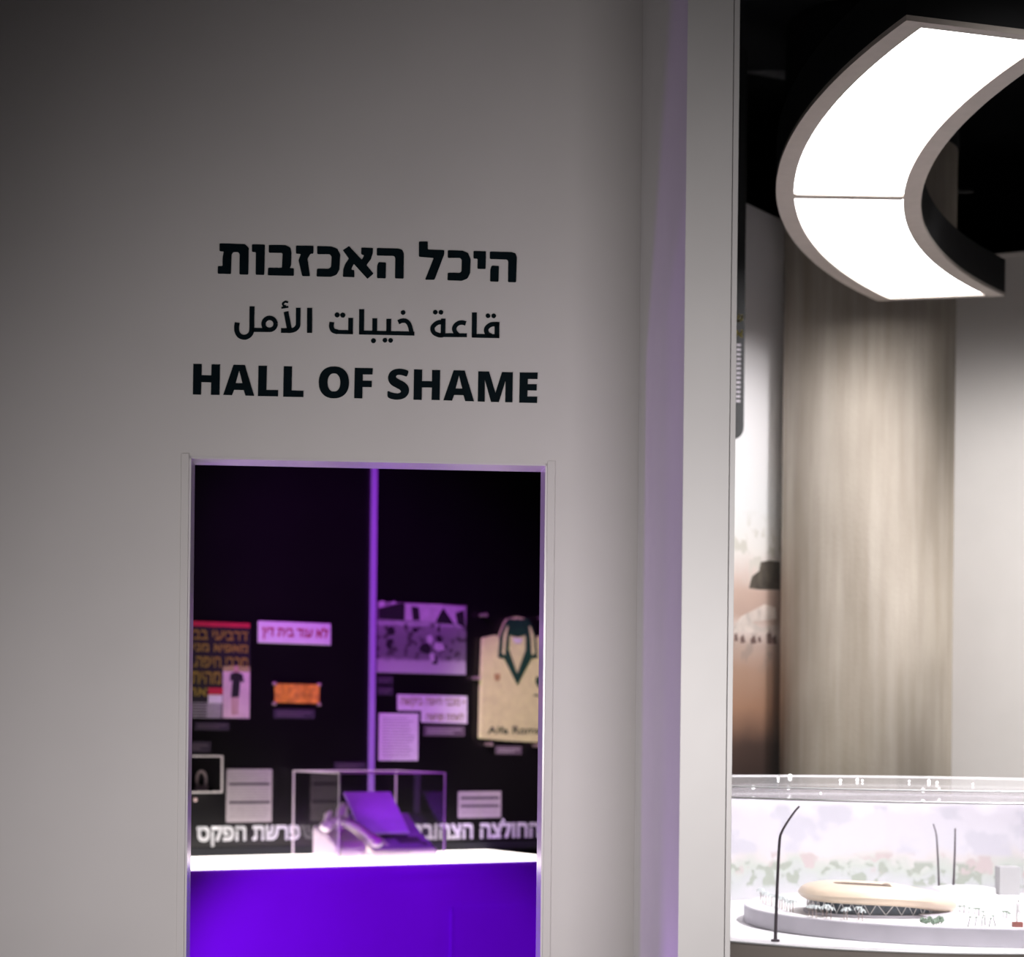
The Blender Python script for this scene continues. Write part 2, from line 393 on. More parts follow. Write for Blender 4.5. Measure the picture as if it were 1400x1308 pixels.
def rounded(poly, r, seg=4):
    out = []; n = len(poly)
    for i in range(n):
        a, b, c = Vector(poly[i-1]), Vector(poly[i]), Vector(poly[(i+1) % n])
        d1, d2 = a-b, c-b
        k = min(r, d1.length*0.45, d2.length*0.45)
        p, q = b + d1.normalized()*k, b + d2.normalized()*k
        for j in range(seg+1):
            t = j/seg
            out.append(tuple(p*(1-t)**2 + b*2*t*(1-t) + q*t*t))
    return out
def fill_mesh(mb, loops, y0, y1):
    """filled outline with holes (loops of x,z) extruded from y0 to y1"""
    bm = bmesh.new(); edges = []
    for L in loops:
        vs = [bm.verts.new((p[0], y0, p[1])) for p in L]
        for i in range(len(vs)): edges.append(bm.edges.new((vs[i], vs[(i+1) % len(vs)])))
    bmesh.ops.triangle_fill(bm, use_beauty=True, use_dissolve=False, edges=edges, normal=(0, -1, 0))
    bm.verts.index_update()
    vs = [tuple(v.co) for v in bm.verts]; fs = [tuple(v.index for v in f.verts) for f in bm.faces]
    n = len(vs)
    sides = [(e.verts[0].index, e.verts[1].index, e.verts[1].index+n, e.verts[0].index+n) for e in edges]
    bm.free()
    mb.add(vs + [(v[0], y1, v[2]) for v in vs], fs + [tuple(reversed([i+n for i in f])) for f in fs] + sides)

def catmull(pts, seg=6):
    P_ = [Vector(p) for p in pts]; out = []
    for i in range(len(P_)-1):
        a = P_[i-1] if i else P_[0]*2-P_[1]; b, c = P_[i], P_[i+1]; d = P_[i+2] if i+2 < len(P_) else c*2-b
        for j in range(seg):
            t = j/seg
            out.append(0.5*((2*b)+(c-a)*t+(2*a-5*b+4*c-d)*t*t+(3*b-a-3*c+d)*t**3))
    out.append(P_[-1]); return out
def stroke(pts, wd):
    """outline polygon of a thick pen stroke with flat ends"""
    L, Rr = [], []
    for i, p in enumerate(pts):
        a = pts[max(i-1, 0)]; b = pts[min(i+1, len(pts)-1)]
        t = (b-a).normalized(); nrm = Vector((-t.y, t.x))
        L.append(tuple(p + nrm*wd/2)); Rr.append(tuple(p - nrm*wd/2))
    return L + Rr[::-1]

# ================================================================== FRONT WALL
FW = Plane(-0.293, 4.10, math.atan(0.08))
zt = FW.rect(259, 625, 748, 634)[3]
zt = FW.pt(500, 629)[1]
sL, sR = FW.pt(257, 800)[0], FW.pt(746.5, 800)[0]
sP = FW.pt(872.5, 650)[0]                        # inner corner with the side panel
PT = 0.0925; PD = 0.56                             # side panel thickness, reach towards the viewer
TH = 0.087
HW = 4.2
sE = sP + PT
wall = MB()
wall.box(-3.0, 0, 0, sL, TH, HW).box(sR, 0, 0, sE, TH, HW).box(sL, 0, zt, sR, TH, HW)
struct(wall.build('wall_front', M['wall'], loc=FW.o, rotz=FW.a))
# lining of the opening
lin = MB(); g = 0.0015
lin.box(sL, -0.001, 0, sL+0.004, TH+0.01, zt).box(sR-0.004, -0.001, 0, sR, TH+0.01, zt).box(sL, -0.001, zt-0.004, sR, TH+0.01, zt)
struct(lin.build('trim_1', M['jamb'], loc=FW.o, rotz=FW.a))
cs = MB(); cw = 0.0155
for (a, b) in ((sL-cw, sL-0.0005), (sR+0.0005, sR+cw)):
    cs.box(a, -0.0022, 0, b, 0, zt+0.006)
struct(cs.build('trim_2', M['wall'], loc=FW.o, rotz=FW.a, bevel=0.0006))
# side panel standing out from the wall
sp_ = MB().box(sP, -PD, 0, sP+PT*0.885, 0, HW)
pan = struct(sp_.build('wall_right', M['side'], loc=FW.o, rotz=FW.a, bevel=0.001))
MB().box(sP+PT*0.885+0.0012, -PD, 0, sE, 0, HW).build('edge_strip', M['side'], pan, bevel=0.0006)

# ---- lettering on the wall
CR = {1: (290, 320, .15), 2: (500, 320, 220/1400), 3: (310, 400, 1/7), 4: (500, 400, 1/7), 5: (255, 490, 170/1400), 6: (425, 490, 170/1400), 7: (575, 490, 170/1400)}
def cp(c, pts): ox, oy, k = CR[c]; return [(ox+x*k, oy+y*k) for x, y in pts]
LET_Y = (-0.0016, -0.0001)
def lettering(name, label, glyphs, part):
    cs_ = [FW.pt(*p) for gl in glyphs for L in gl for p in L]
    s0 = (min(c[0] for c in cs_)+max(c[0] for c in cs_))/2; z0 = min(c[1] for c in cs_)
    t = thing(name, label, 'lettering', FW.w(s0, 0, z0), FW.a)
    for gl in glyphs:
        mb = MB()
        if part == 'letter':
            # outer loops with their own holes were grouped beforehand: gl is a list of loops
            fill_mesh(mb, [[(a-s0, b-z0) for a, b in (FW.pt(*p) for p in L)] for L in gl], *LET_Y)
        else:
            for L in gl: fill_mesh(mb, [[(a-s0, b-z0) for a, b in (FW.pt(*p) for p in L)]], *LET_Y)
        mb.build(part, M['vinyl'], t)
    return t
RH = 1.5
def rd(c, pts, r=RH): return rounded(cp(c, pts), r)
aleph = rounded([(468.8,342.2),(477.2,336.5),(494.8,355.3),(498.0,349),(494,347.8),(494,338.5),(509.9,339.2),(509.6,346),(507,354.5),(501,362.3),(510.7,374.2),(502.4,381.3),(483.8,360.8),(481,366),(480.8,369),(484.4,369.5),(484.6,379),(468.8,378.5),(469.5,368),(472,361),(477,353.6)], 1.2)
hebrew = [
 [rd(1,[(68,86),(300,93),(334,125),(330,370),(250,368),(252,185),(240,165),(195,164),(178,185),(172,364),(52,361),(54,292),(96,294),(97,210),(108,160),(68,157)])],
 [rd(1,[(364,94),(482,97),(476,373),(398,371),(400,165),(364,163)])],
 [rd(1,[(517,100),(670,102),(712,122),(724,165),(720,285),(708,311),(746,313),(745,381),(508,376),(511,308),(637,309),(643,180),(634,172),(517,170)])],
 [rd(1,[(765,106),(925,108),(923,178),(895,180),(870,225),(893,384),(822,384),(788,240),(810,182),(765,178)])],
 [rd(1,[(958,110),(1085,114),(1140,133),(1168,185),(1160,325),(1135,370),(1085,390),(953,387),(956,316),(1065,317),(1085,298),(1090,205),(1072,184),(958,183)])],
 [aleph],
 [rd(2,[(97,122),(285,127),(318,137),(332,170),(330,388),(255,386),(258,205),(245,190),(97,187)])],
 [rd(2,[(112,245),(177,248),(174,386),(98,384),(100,275)])],
 [rd(2,[(463,65),(540,66),(541,135),(684,141),(682,180),(598,398),(517,397),(592,208),(463,198)])],
 [rd(2,[(714,141),(845,145),(890,165),(913,220),(908,340),(885,387),(835,407),(711,402),(714,337),(820,338),(833,325),(836,225),(822,208),(714,207)])],
 [rd(2,[(938,148),(1046,151),(1043,304),(972,303),(974,215),(938,213)])],
 [rd(2,[(1080,153),(1270,158),(1303,168),(1315,202),(1308,420),(1238,418),(1240,235),(1228,222),(1080,217)])],
 [rd(2,[(1096,275),(1159,278),(1155,415),(1082,413),(1085,303)])],
]
lettering('hebrew_lettering', 'large dark green Hebrew letters, top line of the wall sign above the opening', hebrew, 'letter')
def ell(c, cx, cy, rx, ry, n=40, e=2.0, rot=0.0):
    out = []
    for i in range(n):
        a = 2*pi*i/n; x = rx*math.copysign(abs(cos(a))**(2/e), cos(a)); y = ry*math.copysign(abs(sin(a))**(2/e), sin(a))
        out.append((cx + x*cos(rot)-y*sin(rot), cy + x*sin(rot)+y*cos(rot)))
    return cp(c, out)
sS = [(1105,140),(1050,122),(990,115),(930,125),(885,160),(867,210),(875,260),(905,300),(960,330),(1000,350),(1016,370),(1010,385),(985,395),(940,392),(900,380),(863,362),(863,440),(910,458),(965,466),(1030,458),(1080,430),(1104,385),(1106,340),(1090,300),(1050,265),(1000,240),(965,220),(957,203),(968,188),(1000,183),(1040,192),(1080,208)]
english = [
 [cp(5,[(78,62),(172,64),(170,190),(280,193),(283,67),(378,69),(372,411),(276,410),(279,270),(167,267),(164,408),(73,405)])],
 [cp(5,[(530,72),(658,75),(762,421),(665,419),(645,356),(536,353),(512,414),(414,410)]), cp(5,[(594,132),(631,281),(553,278)])],
 [cp(5,[(811,82),(906,84),(900,355),(1032,357),(1030,427),(805,424)])],
 [cp(5,[(1096,89),(1189,91),(1184,361),(1318,365),(1315,435),(1089,431)])],
 [ell(6,260,270,170,179,48,2.25), ell(6,260,271,72,103,36,2.2)],
 [cp(6,[(495,107),(697,111),(694,181),(585,180),(584,250),(687,252),(685,323),(582,322),(580,450),(488,448)])],
 [rounded(cp(6, sS), 3.0, 3)],
 [cp(6,[(1162,124),(1254,126),(1252,255)])+cp(7,[(129,258),(130,130),(221,132),(215,469),(124,468),(128,327)])+cp(6,[(1251,327),(1248,467),(1156,465)])],
 [cp(7,[(373,134),(497,137),(602,483),(503,480),(484,414),(378,411),(355,475),(257,471)]), cp(7,[(433,192),(470,341),(395,338)])],
 [cp(7,[(650,146),(771,148),(843,388),(917,153),(1039,156),(1034,494),(953,493),(957,250),(881,491),(793,489),(724,240),(722,487),(644,485)])],
 [cp(7,[(1117,158),(1318,160),(1316,232),(1208,231),(1206,290),(1308,291),(1306,361),(1204,360),(1202,429),(1314,431),(1311,502),(1111,497)])],
]
lettering('english_lettering', 'bold dark green HALL OF SHAME capitals, bottom line of the wall sign', english, 'letter')
def st(c, pts, wd, smooth=True):
    q = [Vector(p) for p in pts]
    if smooth and len(q) > 2: q = catmull(pts, 5)
    return cp(c, stroke(q, wd))
def dot(c, x, y, r): return ell(c, x, y, r, r, 20)
ringm = [(410+58*cos(a), 300+57*sin(a)) for a in [2*pi*i/28 for i in range(29)]]
amal = [
 st(3,[(243,133),(241,250),(240,350),(228,395),(195,422),(160,427),(122,412),(100,375),(95,335),(101,288)],47),
 st(3,[(240,357),(400,359)],38), st(3, ringm, 42, False),
 st(3,[(520,363),(570,364),(610,364),(652,352),(680,320),(684,270),(685,146)],44),
 st(3,[(568,183),(602,362)],46),
 st(3,[(588,94),(562,88),(540,102),(542,122),(566,133)],18), st(3,[(524,146),(590,137)],18),
 st(3,[(794,147),(793,386)],49)]
khay = [
 st(3,[(1006,283),(1002,325),(1018,362),(1060,377)],45), st(3,[(1050,377),(1207,380)],38), st(3,[(1187,243),(1185,398)],45),
 dot(3,1057,214,24), dot(3,1111,216,24),
 st(3,[(1292,160),(1290,399)],48), st(4,[(-60,382),(466,393)],38),
 st(4,[(87,247),(86,385)],46), st(4,[(221,252),(220,388)],46),
 st(4,[(312,284),(345,270),(385,272),(414,300),(430,345),(442,400)],42),
 dot(4,358,191,22), dot(4,74,461,23), dot(4,184,456,22), dot(4,238,458,22)]
qaa = [
 st(4,[(742,250),(740,410)],44), st(4,[(742,284),(690,288),(650,318),(639,348),(654,385),(700,407),(740,408)],42),
 st(4,[(690,407),(968,409)],36), dot(4,666,188,22), dot(4,720,189,22),
 st(4,[(957,296),(925,287),(888,293),(857,318),(847,350),(862,385),(890,412)],42),
 st(4,[(1040,191),(1038,429)],47), st(4,[(1020,413),(1279,418)],36),
 st(4,[(1257,283),(1255,435)],46), st(4,[(1278,304),(1210,304),(1166,328),(1152,362),(1166,395),(1200,415)],43),
 dot(4,1170,222,22), dot(4,1225,223,22)]
lettering('arabic_lettering', 'thinner dark green Arabic words, middle line of the wall sign', [amal, khay, qaa], 'word')

# ================================================================== SHELL OF BOTH ROOMS
struct(MB().box(-6, -3.5, -0.1, 7, 13, 0).build('floor', M['floor']))
struct(MB().box(-6, -3.5, HW, 7, 13, HW+0.1).build('ceiling', M['black']))
dvx = FW.w(sE, 0, 0).x
struct(MB().box(0.205, FW.w(sE, TH, 0).y+0.012, 0, 0.285, 11.0, HW).build('wall_middle', M['black']))
BA = math.atan(0.605)
CF = Plane(-1.386, 8.74, BA)                      # front edge of the counter
BD = 0.53
BW = Plane(*(CF.o + CF.n*BD).xy, BA)              # exhibit back wall
smax = (0.203 - BW.o.x)/cos(BA)
struct(MB().box(-1.25, 0, 0, smax, 0.1, HW).build('wall_back', M['exhibit'], loc=BW.o, rotz=BA))
struct(MB().box(-2.75, 4.3, 0, -2.6, 11.0, HW).build('wall_left', M['black']))

# ================================================================== COUNTER
CT = EYE - 0.585
ct = thing('display_counter', 'long violet lit counter with a glowing white top under the exhibit wall', 'counter', CF.w(0, 0, 0), BA)
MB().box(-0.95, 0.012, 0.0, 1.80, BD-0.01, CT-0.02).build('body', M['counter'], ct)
MB().box(-0.95, 0, CT-0.02, 1.80, BD-0.01, CT).build('countertop', M['lighttop'], ct, bevel=0.002)
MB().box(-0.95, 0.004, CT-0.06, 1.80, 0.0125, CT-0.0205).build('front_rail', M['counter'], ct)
dx, dz = CF.pt(618, 1240)
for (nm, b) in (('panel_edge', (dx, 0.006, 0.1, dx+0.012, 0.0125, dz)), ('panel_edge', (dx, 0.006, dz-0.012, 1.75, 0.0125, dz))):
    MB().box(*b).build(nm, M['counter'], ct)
# protruding black strip where the wall meets the counter
struct(MB().box(-0.95, -0.012, CT+0.001, smax, 0, CT+0.04).build('trim_3', M['black'], loc=BW.o, rotz=BA))

# panel edge between the two wall halves, its violet light put in as emission
fs_ = BW.pt(508, 860)[0]
struct(MB().box(fs_-0.0105, -0.025, CT+0.041, fs_+0.0105, 0, HW-0.01).build('trim_4', M['fin'], loc=BW.o, rotz=BA))

# ================================================================== EXHIBIT WALL
def wall_thing(name, label, cat, rc, group=None):
    x0, z0, x1, z1 = rc
    t = thing(name, label, cat, BW.w((x0+x1)/2, 0, z0), BA, group)
    return t, (x1-x0), (z1-z0)
def plate(name, label, cat, px, mt, thick=0.006, group=None, bevel=0.001):
    x0, z0, x1, z1 = BW.rect(*px); wd, h = x1-x0, z1-z0
    o = MB().box(-wd/2, -thick, 0, wd/2, -0.0003, h).build(name, mt, loc=BW.w((x0+x1)/2, 0, z0), rotz=BA, bevel=bevel)
    return tag(o, label, cat, group), wd, h
def loc_px(rc, px, py, off=0.0):
    s, z = BW.pt(px, py, off); return s-(rc[0]+rc[2])/2, z-rc[1]
def locr(rc, x0, y0, x1, y1):
    a = BW.rect(x0, y0, x1, y1); m_ = (rc[0]+rc[2])/2
    return a[0]-m_, a[1]-rc[1], a[2]-m_, a[3]-rc[1]

M['panelpaper'] = mat('mauve_grey_panel', (0.40, 0.35, 0.38), 0.8, noise=0.08, scale=90)
M['panelline'] = mat('panel_print', (0.30, 0.26, 0.29), 0.8, noise=0.1, scale=90)
# newspaper page
rc = BW.rect(213, 850, 341, 982)
t, wd, h = wall_thing('newspaper_page', 'dark newspaper page with yellow Hebrew headlines and a picture of a standing person', 'newspaper', rc)
MB().box(-wd/2, -0.006, 0, wd/2, -0.0003, h).build('sheet', M['blackprint'], t)
a = locr(rc, 213, 849.5, 341, 856); MB().box(a[0], -0.0068, a[1], a[2], -0.006, a[3]).build('red_bar', M['redprint'], t)
rows = [('דרביעי בבשר לא', 214, 858, 338, 874), ('מאפיא מנין לתשו', 214, 877, 338, 894), ('מכבי חיפה. אז עוד', 214, 897, 338, 912),
        ('מהיתום את', 214, 917, 301, 934), ('נבארץ של', 214, 937, 301, 955)]
for s_, x0, y0, x1, y1 in rows:
    a = locr(rc, x0, y0, x1, y1); text_mb(heb(s_), *a, y=-0.006, bold=0.035).build('headline', M['goldprint'], t)
a = locr(rc, 215, 960, 302, 981); MB().box(a[0], -0.0066, a[1], a[2], -0.006, a[3]).build('text_column', M['greypaper'], t)
for k in range(5):
    a = locr(rc, 217, 961.5+k*4, 282, 963.3+k*4); MB().box(a[0], -0.0071, a[1], a[2], -0.0066, a[3]).build('text_line', M['blackprint'], t)
a = locr(rc, 304, 911, 340.5, 981.5); MB().box(a[0], -0.0066, a[1], a[2], -0.006, a[3]).build('picture', M['pinkprint'], t)
a = locr(rc, 284, 940, 304, 949); MB().box(a[0], -0.0072, a[1], a[2], -0.006, a[3]).build('red_tab', M['redprint'], t)
a = locr(rc, 284, 950, 303, 961); MB().box(a[0], -0.0072, a[1], a[2], -0.006, a[3]).build('pale_tab', M['paper'], t)
def pfig(mtx, polys, mt, y0, y1, nm, par, rcc):
    for pl in polys:
        mb = MB(); fill_mesh(mb, [[loc_px(rcc, *p) for p in pl]], y0, y1); mb.build(nm, mt, par)
a = locr(rc, 304, 911, 340.5, 918); MB().box(a[0], -0.0069, a[1], a[2], -0.0066, a[3]).build('picture_background', M['olive'], t)
pfig(None, [[(314,921),(319,919),(325,919),(331,922),(333,932),(329,933),(328,929),(326,953),(315,953),(317,929),(313,932)]], M['blackprint'], -0.0073, -0.0066, 'printed_clothes', t, rc)
pfig(None, [[(319,919),(319,911),(322,909),(325,911),(325,919)], [(316,953),(320,953),(320,972),(321,977),(316,977)], [(322,953),(325,953),(324,972),(326,976),(321,976)]], M['skin'], -0.0072, -0.0066, 'printed_skin', t, rc)

# red lettered strip
o, wd, h = plate('headline_strip', 'lilac white strip with red Hebrew words, above the orange ticket', 'sign', (352, 850.5, 451, 880), M['paper'], 0.012, bevel=0.003)
rc = BW.rect(352, 850.5, 451, 880)
a = locr(rc, 357, 856, 447, 875); text_mb(heb('לא עוד בית דין'), *a, y=-0.012, bold=0.035).build('red_letters', M['redprint'], o)

# orange ticket held by four clips
rc = BW.rect(374, 935, 435, 961)
t, wd, h = wall_thing('match_ticket', 'orange printed ticket held on the wall by four corner clips', 'ticket', rc)
mb = MB(); pts = []
nseg = 12
for i in range(nseg+1):
    x = -wd/2 + wd*i/nseg
    pts.append((x, -0.012-0.004*sin(i*1.1)))
mb.zprism(pts + [(p[0], p[1]+0.002) for p in reversed(pts)], 0, h); mb.build('ticket', M['orange'], t, smooth=True)
for (x, z) in ((-wd/2, -0.004), (wd/2, -0.004), (-wd/2, h), (wd/2, h)):
    MB().box(x-0.008, -0.02, z-0.008, x+0.008, 0, z+0.008).build('clip', M['bolt'], t, bevel=0.003)

caps = [((374, 969, 430, 982), 'capdark', 'dark caption card under the orange ticket'),
        ((266, 987, 313, 998), 'capdark', 'dark caption card under the newspaper page'),
        ((236, 1013, 288, 1028), 'capdark', 'dark violet caption card above the small wall case'),
        ((457, 1041.5, 500, 1052), 'capdark', 'dark caption card left of the violet light line, above the clear case'),
        ((515, 924, 537, 935), 'capdark', 'small dark caption card under the monochrome match photograph'),
        ((515, 938, 537, 950), 'capdark', 'small dark card above the white document, lower of two beneath the photograph'),
        ((579, 992, 635, 1006), 'caption', 'grey caption card under the white two line headline'),
        ((677, 1019.5, 713, 1031), 'caption', 'pinkish grey caption card under the yellow jersey')]
for px, mt, lb in caps:
    o, wd, h = plate('caption_card', lb, 'caption', px, M[mt], 0.004, 'caption cards on the exhibit wall')
    for k in range(2):
        MB().box(-wd*0.42, -0.0046, h*(0.25+0.32*k), wd*(0.42-0.2*(1-k)), -0.004, h*(0.25+0.32*k)+h*0.13).build('text_line', M['caption' if mt == 'capdark' else 'panelpaper'], o)

# info panels
def text_lines(o, rc_, px, ys, mt):
    for y0 in ys:
        a = locr(rc_, px[0]+3, y0, px[2]-3-R.random()*6, y0+1.1); MB().box(a[0], -0.0086, a[1], a[2], -0.008, a[3]).build('text_line', mt, o)
for px, heads, lab in (((309, 1051, 371, 1123.5), (1071.5, 1096.5), 'tall mauve text panel left of the clear case, above the Hebrew title'),
                        ((626, 1081.5, 684, 1117.5), (1090.5, 1101.5), 'small pale text panel right of the clear case, above the Hebrew title')):
    o, wd, h = plate('info_panel', lab, 'panel', px, M['panelpaper'], 0.008, 'text panels above the counter')
    rc_ = BW.rect(*px)
    step = 3.6 if wd > 0.2 and px[3]-px[1] > 50 else 3.2
    ys = [px[1]+4+i*step for i in range(int((px[3]-px[1]-6)/step))]
    text_lines(o, rc_, px, ys, M['panelline'])
    for yy in heads:
        a = locr(rc_, px[0]+3, yy-1.4, px[2]-3, yy+1.4); MB().box(a[0], -0.0092, a[1], a[2], -0.008, a[3]).build('heading', M['capdark'], o)

# white titles standing on the wall above the counter
for st_, px, lb in (('פרשת הפקס', (269, 1128.5, 409.5, 1156), 'white Hebrew title above the counter, left of the fax machine'),
                    ('החולצה הצהובה', (562, 1120, 737, 1146), 'white Hebrew title above the counter, right of the fax machine')):
    x0, z0, x1, z1 = BW.rect(*px)
    o = text_mb(heb(st_), -(x1-x0)/2, 0, (x1-x0)/2, z1-z0, y=-0.0005, thick=0.004, bold=0.045).build('wall_title', M['whiteprint'], loc=BW.w((x0+x1)/2, 0, z0), rotz=BA)
    tag(o, lb, 'lettering', 'white titles on the exhibit wall')

# monochrome photograph
px = (515, 825, 636, 920.5)
o, wd, h = plate('match_photograph', 'large monochrome football match photograph right of the violet light line', 'photograph', px,
    ramp_mat('match_photo_print', [(0.0, (0.50, 0.48, 0.52)), (0.16, (0.46, 0.43, 0.47)), (0.22, (0.17, 0.15, 0.18)), (0.5, (0.19, 0.17, 0.2)), (0.66, (0.24, 0.21, 0.25)), (0.70, (0.5, 0.47, 0.52)), (0.74, (0.24, 0.22, 0.25)), (1.0, (0.30, 0.27, 0.3))],
             2, 0, 0.34, 30, 0.04, [(22, 0.55, (0.06, 0.05, 0.06), 0.2, 0.72)]), 0.01)
rc = BW.rect(*px)
def blot(polys, mt, nm, y0=-0.0112): return pfig(None, polys, M[mt], y0, -0.01, nm, o, rc)
M['photolight'] = mat('photo_pale_tone', (0.55, 0.50, 0.56), 0.8, noise=0.15, scale=30)
M['photomid'] = mat('photo_mid_tone', (0.25, 0.22, 0.26), 0.8, noise=0.3, scale=30)
blot([[(553,825),(600,826),(634,830),(634,853),(590,850),(553,848)]], 'photolight', 'printed_sky', -0.0106)
blot([[(516,832),(548,824),(552,826),(551,848),(516,846)]], 'blackprint', 'printed_trees')
blot([[(561,829),(571,830),(573,848),(563,848)], [(594,851),(600,838),(605,831),(612,842),(620,854)], [(621,838),(633,834),(634,858),(624,853)]], 'blackprint', 'printed_trees')
blot([[(516,822.5),(524,821),(524,829),(517,831)], [(533,823),(539,821.5),(539,825),(534,826)]], 'photolight', 'printed_sky')
blot([[(528,858),(535,856),(539,862),(537,868),(530,868)], [(528,874),(536,873),(534,884),(530,888),(526,882)]], 'blackprint', 'printed_player')
blot([[(571,887),(576,880),(584,879),(588,886),(585,894),(578,893)], [(594,870),(600,868),(604,876),(598,880)], [(589,900),(596,897),(597,908),(590,908)]], 'blackprint', 'printed_player', -0.0114)
blot([[(582,870),(588,868),(591,875),(587,881),(583,878)], [(593,879),(602,878),(607,888),(598,890),(592,887)], [(586,894),(591,892),(593,904),(587,904)]], 'photolight', 'printed_player', -0.0116)
blot([[(597,856),(600,855),(600,864),(597,864)], [(563,858),(570,858),(570,864),(563,864)]], 'blackprint', 'printed_spectator', -0.0111)

# two line headline
rc = BW.rect(543, 950.5, 637, 988)
t, wd, h = wall_thing('headline_cutting', 'white stepped cutting with two lines of Hebrew, above the white document', 'sign', rc)
poly = [loc_px(rc, *p) for p in ((543, 949), (637, 951.5), (637, 989), (575.5, 987), (575.5, 971.5), (543, 971))]
mb = MB(); fill_mesh(mb, [poly], -0.012, -0.0003); mb.build('backing', M['paper'], t)
a = locr(rc, 546, 954, 634, 967.5); text_mb(heb('• מכבי חיפה ביקשה'), *a, y=-0.012, bold=0.03).build('text_line', M['olive'], t)
a = locr(rc, 581, 973.5, 632, 985); text_mb(heb('לאמת פגישה'), *a, y=-0.012, bold=0.03).build('text_line', M['olive'], t)

o, wd, h = plate('typed_document', 'plain white typed document left below the stepped cutting', 'document', (517.5, 975, 571, 1039.5), M['paper'], 0.006)
rc = BW.rect(517.5, 975, 571, 1039.5)
for k in range(14):
    a = locr(rc, 522, 981+k*4, 566-R.random()*12, 982.2+k*4); MB().box(a[0], -0.0064, a[1], a[2], -0.006, a[3]).build('text_line', M['panelpaper'], o)

# jersey in a clear frame
rc = BW.rect(653, 842, 753, 1018)
t, wd, h = wall_thing('football_jersey', 'pale yellow football jersey with green collar pinned on the right of the wall', 'jersey', rc)
pj = lambda *pts: [loc_px(rc, *p) for p in pts]
mb = MB()
body = pj((656,872),(674,868),(681,880),(702,934),(724,880),(732,869),(749,874),(751.5,1015),(722,1014),(690,1012.5),(651.5,1009),(653,940))
fill_mesh(mb, [rounded(body, 0.008, 3)], -0.034, -0.012); mb.build('body', M['jersey'], t, bevel=0.004)
mb = MB(); fill_mesh(mb, [pj((676,898),(679,870),(686,852),(690,846),(703,843),(716,846),(722,853),(728,872),(730,898),(722,902),(702,935),(683,902))], -0.030, -0.010); mb.build('inner_back', M['jersey'], t)
for sgn, pl in ((-1, ((676,899),(678,872),(685,853),(690,846),(696,846),(691,866),(690,888),(702,922),(702,936),(684,900))), (1, ((729,899),(727,872),(721,853),(716,846),(709,846),(714,866),(714,888),(702,922),(702,936),(721,900)))):
    mb = MB(); fill_mesh(mb, [pj(*pl)], -0.042, -0.03); mb.build('collar', M['green'], t, bevel=0.002)
mb = MB(); fill_mesh(mb, [pj((690,849),(703,846),(715,849),(714,868),(703,871),(691,868))], -0.034, -0.03); mb.build('neck_band', M['green'], t)
mb = MB(); fill_mesh(mb, [pj((696,872),(710,873),(706,880),(699,879))], -0.035, -0.03); mb.build('neck_label', M['paper'], t)
for pl in (((680.5,893),(682.5,868),(687,856),(689,857),(686,872),(684,896)), ((725,893),(723.5,868),(719,856),(717,857),(719.5,872),(721,896))):
    mb = MB(); fill_mesh(mb, [pj(*pl)], -0.0435, -0.042); mb.build('collar_stripe', M['jersey'], t)
mb = MB(); fill_mesh(mb, [pj((671,921),(679,921),(679,928),(675,932),(671,928))], -0.035, -0.034); mb.build('left_badge', M['tan'], t)
mb = MB()
for pl in (((728,925),(736,925),(737,933),(732,941),(727,933)), ((725,949),(738,950),(738,952),(725,951.5))): fill_mesh(mb, [pj(*pl)], -0.035, -0.034)
mb.build('right_badge', M['green'], t)
a = locr(rc, 662, 993, 690, 1003); text_mb('Alfa', *a, y=-0.034, bold=0.035).build('sponsor_word', M['green'], t)
a = locr(rc, 696, 992.5, 744, 1003.5); text_mb('Romeo', *a, y=-0.034, bold=0.035).build('sponsor_word', M['green'], t)
MB().box(-wd/2, -0.05, 0.0, wd/2, -0.047, h-0.01).build('cover_sheet', M['acr'], t)
for px_, py_ in ((657, 841), (737, 845), (647, 927), (664, 1017), (729, 1019)):
    x, z = loc_px(rc, px_, py_)
    b_ = MB(); b_.lathe([(0.008, 0), (0.008, 0.05), (0.010, 0.05), (0.010, 0.056)], n=12)
    b_.v = [(v[0]+x, -v[2], v[1]+z) for v in b_.v]
    b_.build('bolt', M['bolt'], t, smooth=True)

# small wall case with a padlock shaped award
rc = BW.rect(229, 1032, 293, 1083)
t, wd, h = wall_thing('wall_case', 'small clear wall box at the left edge of the opening', 'display case', rc)
D_ = 0.10; e_ = 0.007
fr = MB()
for (xa, za, xb, zb) in ((-wd/2, 0, wd/2, e_), (-wd/2, h-e_, wd/2, h), (-wd/2, 0, -wd/2+e_, h), (wd/2-e_, 0, wd/2, h)):
    fr.box(xa, -D_, za, xb, -D_+e_, zb)
for (xa, za) in ((-wd/2, 0), (wd/2-e_, 0), (-wd/2, h-e_), (wd/2-e_, h-e_)):
    fr.box(xa, -D_, za, xa+e_, 0, za+e_)
fr.build('edges', M['acredge'], t)
MB().box(-wd/2+e_, -D_+0.001, e_, wd/2-e_, -D_+0.004, h-e_).build('front_pane', M['acr'], t)
MB().box(-wd/2+e_, -D_+e_, 0, wd/2-e_, -0.001, 0.004).build('shelf', M['acredge'], t)
x, z = loc_px(rc, 266, 1093)
b_ = MB(); b_.ball((x, -0.01, z), 0.009); b_.build('fixing_knob', M['bolt'], t, smooth=True)
cx0 = loc_px(rc, 269.5, 1060)[0]
t2 = thing('loop_award', 'small silvery loop on a block inside the wall box', 'award', BW.w((rc[0]+rc[2])/2+cx0, -0.05, rc[1]+0.0042), BA)
MB().box(-0.026, -0.02, 0, 0.026, 0.02, 0.028).build('base', M['trophy'], t2, bevel=0.004)
MB().tube([(0.022*cos(a), 0, 0.052+0.032*sin(a)*1.3) for a in [radians(-42+264*i/20) for i in range(21)]], 0.0065, 8).build('loop', M['trophy'], t2, smooth=True)

